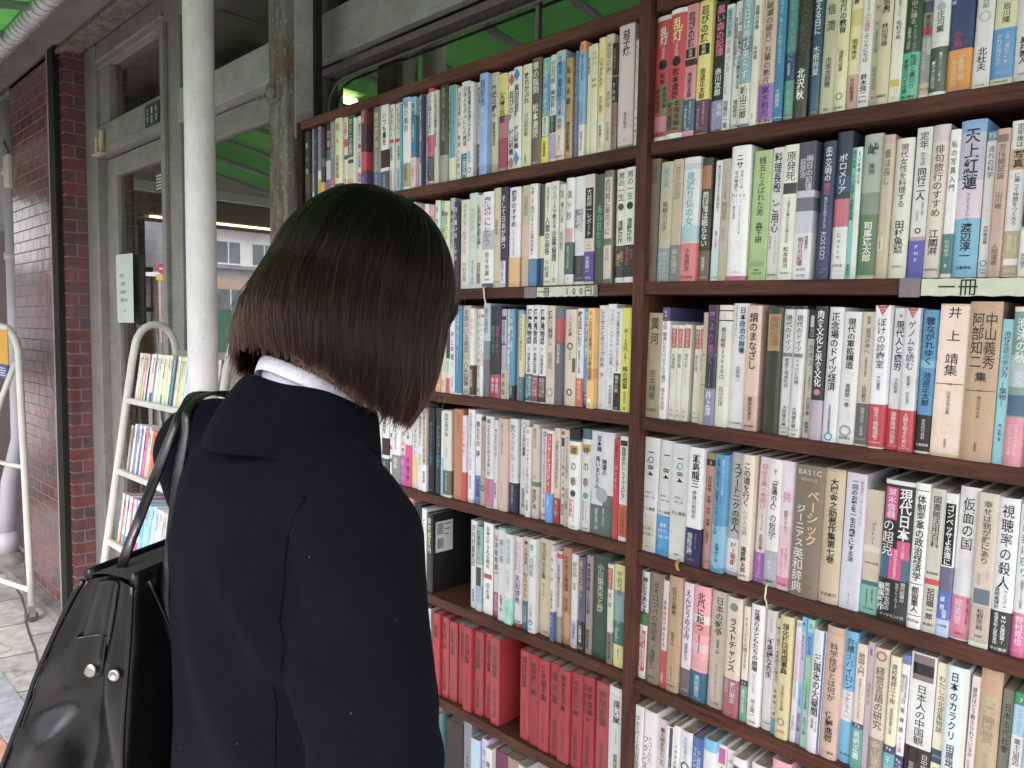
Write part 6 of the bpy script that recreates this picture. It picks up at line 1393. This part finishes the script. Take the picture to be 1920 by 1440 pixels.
# ---- hair: a bob, strand by strand, over a close dark cap
def hair_mat():
    m = bpy.data.materials.new('dark_brown_hair'); m.use_nodes = True; N = m.node_tree.nodes; L = m.node_tree.links
    N.remove(N['Principled BSDF']); h = N.new('ShaderNodeBsdfHairPrincipled'); h.parametrization = 'COLOR'
    hi = N.new('ShaderNodeHairInfo')
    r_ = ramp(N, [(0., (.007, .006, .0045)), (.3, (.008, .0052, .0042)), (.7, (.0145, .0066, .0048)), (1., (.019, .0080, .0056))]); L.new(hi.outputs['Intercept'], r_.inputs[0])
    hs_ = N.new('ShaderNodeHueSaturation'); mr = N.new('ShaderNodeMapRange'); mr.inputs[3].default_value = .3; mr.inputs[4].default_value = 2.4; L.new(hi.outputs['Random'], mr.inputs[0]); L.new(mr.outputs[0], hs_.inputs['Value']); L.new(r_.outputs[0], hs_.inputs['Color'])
    L.new(hs_.outputs[0], h.inputs['Color']); h.inputs['Roughness'].default_value = .22; h.inputs['Radial Roughness'].default_value = .45; h.inputs['IOR'].default_value = 1.27
    L.new(h.outputs[0], N['Material Output'].inputs[0]); return m
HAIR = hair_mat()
def hair_surface(az, t, lay, hem=None):
    """az from the nape (0) round to the face (+-pi); t 0 crown .. 1 hem; local head frame"""
    ca, sa = math.cos(az), math.sin(az)                  # ca 1 = back
    fr_ = .5-.5*ca                                       # 0 back .. 1 front
    zh = -.092-.024*math.sin(math.pi*fr_) if hem is None else hem
    ra = .098; rb = (.113 if ca > 0 else .104); top = .128
    tc = .46                                             # share of the length spent on the crown
    if t < tc:
        f = t/tc*math.pi/2*.99; k = math.sin(f)**.92; z = .006+(top-.006)*math.cos(f); flare = 1
    else:
        q = (t-tc)/(1-tc); z = .006+(zh-.006)*q; k = 1
        flare = 1+.085*math.sin(min(1, q*1.1)*math.pi*.62) - .09*max(0, q-.62)**1.5/.234*1.0
    x = ra*sa*k*flare; y = -rb*ca*k*flare - .010*(1-k)
    lx = 1-lay
    return Vector((x*(1-.5*lx), y*(1-.5*lx), z-(.05*lx if t < tc else .05*lx+.0*lx)))
cap = MB(); rows = []
for j in range(1, 30):
    t = j/29; rows.append([HC + HT @ hair_surface(2*math.pi*i/48, t*.93, .93) for i in range(48)])
cap.ring(rows, closed=True, cap=True)
# leave the face open: the cap keeps to the back and sides
keep = [k for k, f in enumerate(cap.f) if not (len(f) == 4 and (lambda c: (HT.transposed() @ (c-HC)).y > .060 and (HT.transposed() @ (c-HC)).z < .055)(sum((cap.v[i] if isinstance(cap.v[i], Vector) else Vector(cap.v[i]) for i in f), Vector())/4)) and len(f) == 4]
cap.f = [cap.f[k] for k in keep]; cap.m = [0]*len(cap.f); cap.c = [None]*len(cap.f)
hcap = cap.obj('hair', simple('dark_hair_under', (.012, .007, .005), .7, 0, .3), pe, smooth=True)
rh = random.Random(11)
NS, NP = 17000, 17
pos = np.zeros((NS, NP, 3), dtype=np.float32); rad = np.zeros((NS, NP), dtype=np.float32)
for s in range(NS):
    while True:
        az = rh.uniform(-math.pi, math.pi)
        if abs(az) < 2.35 or rh.random() < .22: break
    lay = 1.0 - abs(rh.gauss(0, .055)) + (.02 if rh.random() < .1 else 0)
    t0 = .02+.36*rh.random()**1.1
    cl = .10*noise.noise(Vector((az*9, 2.3, .4)))+.05*noise.noise(Vector((az*26, 7.1, .4)))
    front = abs(az)/math.pi
    fr_ = .5-.5*math.cos(az)
    end = -.092-.024*math.sin(math.pi*fr_) + rh.gauss(0, .0042) - (.012*rh.random() if rh.random() < .06 else 0)
    if abs(az) > 2.35: lay *= .92; end = .045+rh.gauss(0, .01)       # short fringe over the forehead
    ph = rh.uniform(0, 6.28); amp = rh.uniform(0, .0014); fly = rh.random() < .012; dx = rh.gauss(0, .012) if fly else 0; dy = rh.gauss(0, .012) if fly else 0
    for i in range(NP):
        u_ = i/(NP-1); t = t0+(1-t0)*u_
        a2 = az+.26*u_**2.6+cl*u_**1.5+.015*math.sin(ph+u_*5)
        p = hair_surface(a2, t, lay+.02*noise.noise(Vector((az*14, t*2.2, 5))), end)
        p.x += amp*math.sin(ph+u_*7)+dx*u_**2; p.y += amp*math.cos(ph*1.7+u_*6)+dy*u_**2
        q = HC + HT @ p
        pos[s, i] = q
        rad[s, i] = .00036*(1-.55*u_**4)*(0.7 if fly else 1)
cu = bpy.data.hair_curves.new('hair_strands'); cu.add_curves([NP]*NS)
cu.position_data.foreach_set('vector', pos.ravel())
ra_ = cu.attributes.get('radius') or cu.attributes.new('radius', 'FLOAT', 'POINT'); ra_.data.foreach_set('value', rad.ravel())
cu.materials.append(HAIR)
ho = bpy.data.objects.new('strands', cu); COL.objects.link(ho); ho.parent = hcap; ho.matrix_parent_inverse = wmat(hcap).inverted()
# ------------------------------------------------------------------ the shoulder bag
def leather_mat():
    m, N, L, b = newmat('black_leather')
    v = coords(N, L); n = noisen(N, L, v, 9, 4, .5); n2 = noisen(N, L, v, 500, 3)
    b.inputs['Base Color'].default_value = (.004, .004, .005, 1); b.inputs['Specular IOR Level'].default_value = .5
    rr = N.new('ShaderNodeMapRange'); rr.inputs[3].default_value = .19; rr.inputs[4].default_value = .36; L.new(n.outputs[0], rr.inputs[0]); L.new(rr.outputs[0], b.inputs['Roughness'])
    ad = N.new('ShaderNodeMath'); ad.operation = 'MULTIPLY_ADD'; L.new(n2.outputs[0], ad.inputs[0]); ad.inputs[1].default_value = .04; L.new(n.outputs[0], ad.inputs[2])
    bumpn(N, L, b, ad.outputs[0], .35, .012); return m
LEA = leather_mat()
e1 = Vector((-.5, .866, 0)); e2 = Vector((-.866, -.5, 0)); bO = Vector((-.832, .279, 1.226))
bg_ = empty('shoulder_bag', bO, label='black leather shoulder bag with a zip and snap tab, hanging beside the dark coat', cat='bag')
def bp_(l, g, z): return bO + e1*l + e2*g + Vector((0, 0, z))
HB = .30
def gw(f): return .056+.150*f**.85            # gusset width from top to bottom
def gpt(f, s, l=0):                            # a point on the end gusset: f 0 top..1 bottom, s 0 ridge..1 outer edge
    fold = .046*math.exp(-((s-.47)/.17)**2)*(.25+.75*f)       # gusset folds inwards along its middle
    pk = .013*math.sin(f*10+s*5)*math.exp(-((s-.25)/.2)**2)*f + .008*math.sin(f*14-s*7)*math.exp(-((s-.75)/.2)**2)*f
    dimple = -.016*math.exp(-(((f-.62)/.10)**2+((s-.62)/.22)**2)) + .014*math.exp(-(((f-.50)/.07)**2+((s-.75)/.2)**2))
    return bp_(l+fold+pk+dimple*.8, gw(f)*s + .028*f*(1-s)*(1-s), -HB*f+.006*math.sin(s*math.pi)*(1-f))
gm = MB(); gm.ring([[gpt(j/30, i/26) for i in range(27)] for j in range(31)], closed=False)
gm.obj('gusset', LEA, bg_, smooth=True)
LN = .37
gm = MB(); gm.ring([[gpt(j/30, i/26, 0)+e1*LN-2*e1*((gpt(j/30, i/26)-bp_(0, 0, 0)).dot(e1)) for i in range(27)] for j in range(31)], closed=False); gm.obj('gusset', LEA, bg_, smooth=True)
def side(s, name):
    m = MB(); sg = 1 if s else -1
    m.ring([[bp_(LN*i/24, gw(j/20)*s + .028*(j/20)*(1-s)*(1-s) + sg*(.012*math.sin(math.pi*i/24)*math.sin(math.pi*j/20)+.003*noise.noise(Vector((i*.3, j*.3, s*9)))), -HB*j/20) for i in range(25)] for j in range(21)], closed=False)
    o = m.obj(name, LEA, bg_, smooth=True); o.modifiers.new('s', 'SOLIDIFY').thickness = .003; return o
side(0, 'side_panel'); side(1, 'side_panel')
bb = MB(); bb.ring([[bp_(LN*i/10, .028+(gw(1)-.028)*k/4, -HB) for k in range(5)] for i in range(11)], closed=False); bb.obj('base', LEA, bg_)
# folded leather top band on either side of the zip, and the zip tape
for s in (0, 1):
    tp = MB(); rows = []
    for i in range(25):
        l = .002+(LN-.004)*i/24; g0 = gw(0)*s; rows.append([bp_(l, g0+.0042*math.cos(a), .002+.011*math.sin(a)) for a in [k*math.pi/5-.6 for k in range(11)]])
    tp.ring(rows, cap=True); tp.obj('top_band', LEA, bg_, smooth=True)
ZIP = simple('charcoal_zip_tape', (.018, .020, .020), .8, 0, .2, 80, .5, 900)
zt = MB(); zt.ring([[bp_(LN*i/20, gw(0)*k/6, .006+.004*math.sin(k*math.pi/6)) for k in range(7)] for i in range(21)], closed=False); zt.obj('zip', ZIP, bg_, smooth=True)
zd = MB(); zd.ring([[gpt(.02+.22*j/16, .30+.34*k/6)-e1*(.0035+.001*(k == 3)) for k in range(7)] for j in range(17)], closed=False); o = zd.obj('zip_end', ZIP, bg_, smooth=True); o.modifiers.new('s', 'SOLIDIFY').thickness = .002
zr = MB()
for j in range(40):
    p = gpt(.02+.22*j/40, .47)-e1*.0062; zr.box(p-Vector((.0022, .0022, .0011)), p+Vector((.0022, .0022, .0006)))
zr.obj('zip_teeth', simple('dark_zip_teeth', (.05, .05, .052), .4, .3), bg_)
tb = MB(); rows = []
for j in range(14):
    f = .22+.18*j/13; hw = .15*(1-(max(0, j-9)/4.6)**2)**.5 if j > 9 else .17
    rows.append([gpt(f, .53+hw*(k/6-.5)*2)-e1*(.0060+.0035*math.sin(k*math.pi/6)) for k in range(7)])
tb.ring(rows, closed=False); o = tb.obj('snap_tab', LEA, bg_, smooth=True); o.modifiers.new('s', 'SOLIDIFY').thickness = .003; o.modifiers.new('u', 'SUBSURF').levels = 1
NICK = simple('worn_nickel', (.44, .42, .39), .36, .9, .1)
def snap(p, nrm, r_, name, ringed):
    z_ = nrm.normalized(); x_ = z_.orthogonal().normalized(); y_ = z_.cross(x_); m = MB()
    pr = ((1, 0), (1, .0018), (.85, .003), (.45, .0036), (.02, .0037)) if not ringed else ((1, 0), (1, .0018), (.8, .003), (.55, .0026), (.5, .0008), (.02, .0006))
    m.ring([[p+x_*math.cos(a)*r_*q+y_*math.sin(a)*r_*q+z_*h for a in [i*.3142 for i in range(20)]] for q, h in pr], cap=True)
    return m.obj(name, NICK, bg_, smooth=True)
snap(gpt(.36, .53)-e1*.0095, -e1-e2*.1, .0078, 'snap_button', False)
snap(gpt(.325, .10)-e1*.003, -e1-e2*.2, .0064, 'snap_socket', True)
# piping along the gusset edges
for s in (0, 1):
    MB().tube([gpt(j/24, s)-e1*.001+e2*(.003 if s else -.003) for j in range(25)], .0028, 8).obj('piping', LEA, bg_, smooth=True)
MB().tube([bp_(.02+.10*math.sin(j/20*1.5), +.027*j/20-.006-.01*math.sin(math.pi*j/20), -HB*j/20) for j in range(21)], .0022, 8).obj('piping', LEA, bg_, smooth=True)
def strap(pts, wd, name, nrm=(0, 0, 1)):
    P = [Vector(p) for p in pts]; out = []
    for i in range(len(P)-1):                             # Catmull-Rom through the points
        p0, p1, p2, p3 = P[max(i-1, 0)], P[i], P[i+1], P[min(i+2, len(P)-1)]
        for k in range(8):
            t = k/8; out.append(.5*((2*p1)+(p2-p0)*t+(2*p0-5*p1+4*p2-p3)*t*t+(3*p1-p0-3*p2+p3)*t**3))
    out.append(P[-1])
    return MB().tube(out, wd, 10, flat=.42).obj(name, LEA, bg_, smooth=True)
strap([bp_(.03, .05, -.03), Vector((-.868, .286, 1.247)), Vector((-.875, .304, 1.285)), Vector((-.859, .315, 1.330)), Vector((-.857, .331, 1.3705)), Vector((-.873, .354, 1.4035)), Vector((-.921, .392, 1.416)), W(-.172, .015, 1.402), W(-.165, .07, 1.35), Vector((-.95, .50, 1.28)), bp_(.30, .05, .01), bp_(.30, .055, -.03)], .0058, 'strap')
strap([bp_(.06, .0, -.08), Vector((-.842, .318, 1.205)), Vector((-.845, .327, 1.270)), Vector((-.845, .335, 1.331)), Vector((-.851, .346, 1.3745)), Vector((-.865, .357, 1.4055)), W(-.160, -.030, 1.417), W(-.146, .015, 1.408), W(-.145, .07, 1.36), Vector((-.90, .55, 1.27)), bp_(.31, .0, .0), bp_(.31, .0, -.06)], .0058, 'strap')

# ------------------------------------------------------------------ the rest of the shelves, hidden behind the person or past the frame
rf_ = random.Random(33)
for rw in ('L2', 'L3', 'L4', 'L5', 'L6', 'L7', 'R1', 'R2', 'R3', 'R4', 'R5', 'R6'):
    L_ = [r_ for r_ in recs if r_['row'] == rw]
    if rw[0] == 'L': a, b_ = -1.852, min(r_['u'] for r_ in L_)-.002
    else: a, b_ = max(r_['u']+r_['w'] for r_ in L_)+.002, .634
    k = 0
    while a < b_-.026:
        q = dict(recs[rf_.randrange(len(recs))])
        if q['row'] == 'L6' or q['w'] > .032: continue
        q['w'] = min(q['w'], b_-a); q['h'] = max(.17, q['h']); k += 1
        place_book(q, book_matrix(rw, a, YB+rf_.uniform(-.002, .008)), True, 5000+k); a += q['w']+.0004
# ------------------------------------------------------------------ the many small far books, as one
if STUFF[0].v:
    root = STUFF[0].obj('books', PAPER); tag(root, 'far and half hidden second-hand books on the stand and the left bookcase', 'books', kind='stuff')
    STUFF[1].obj('pages', PAGES, root)
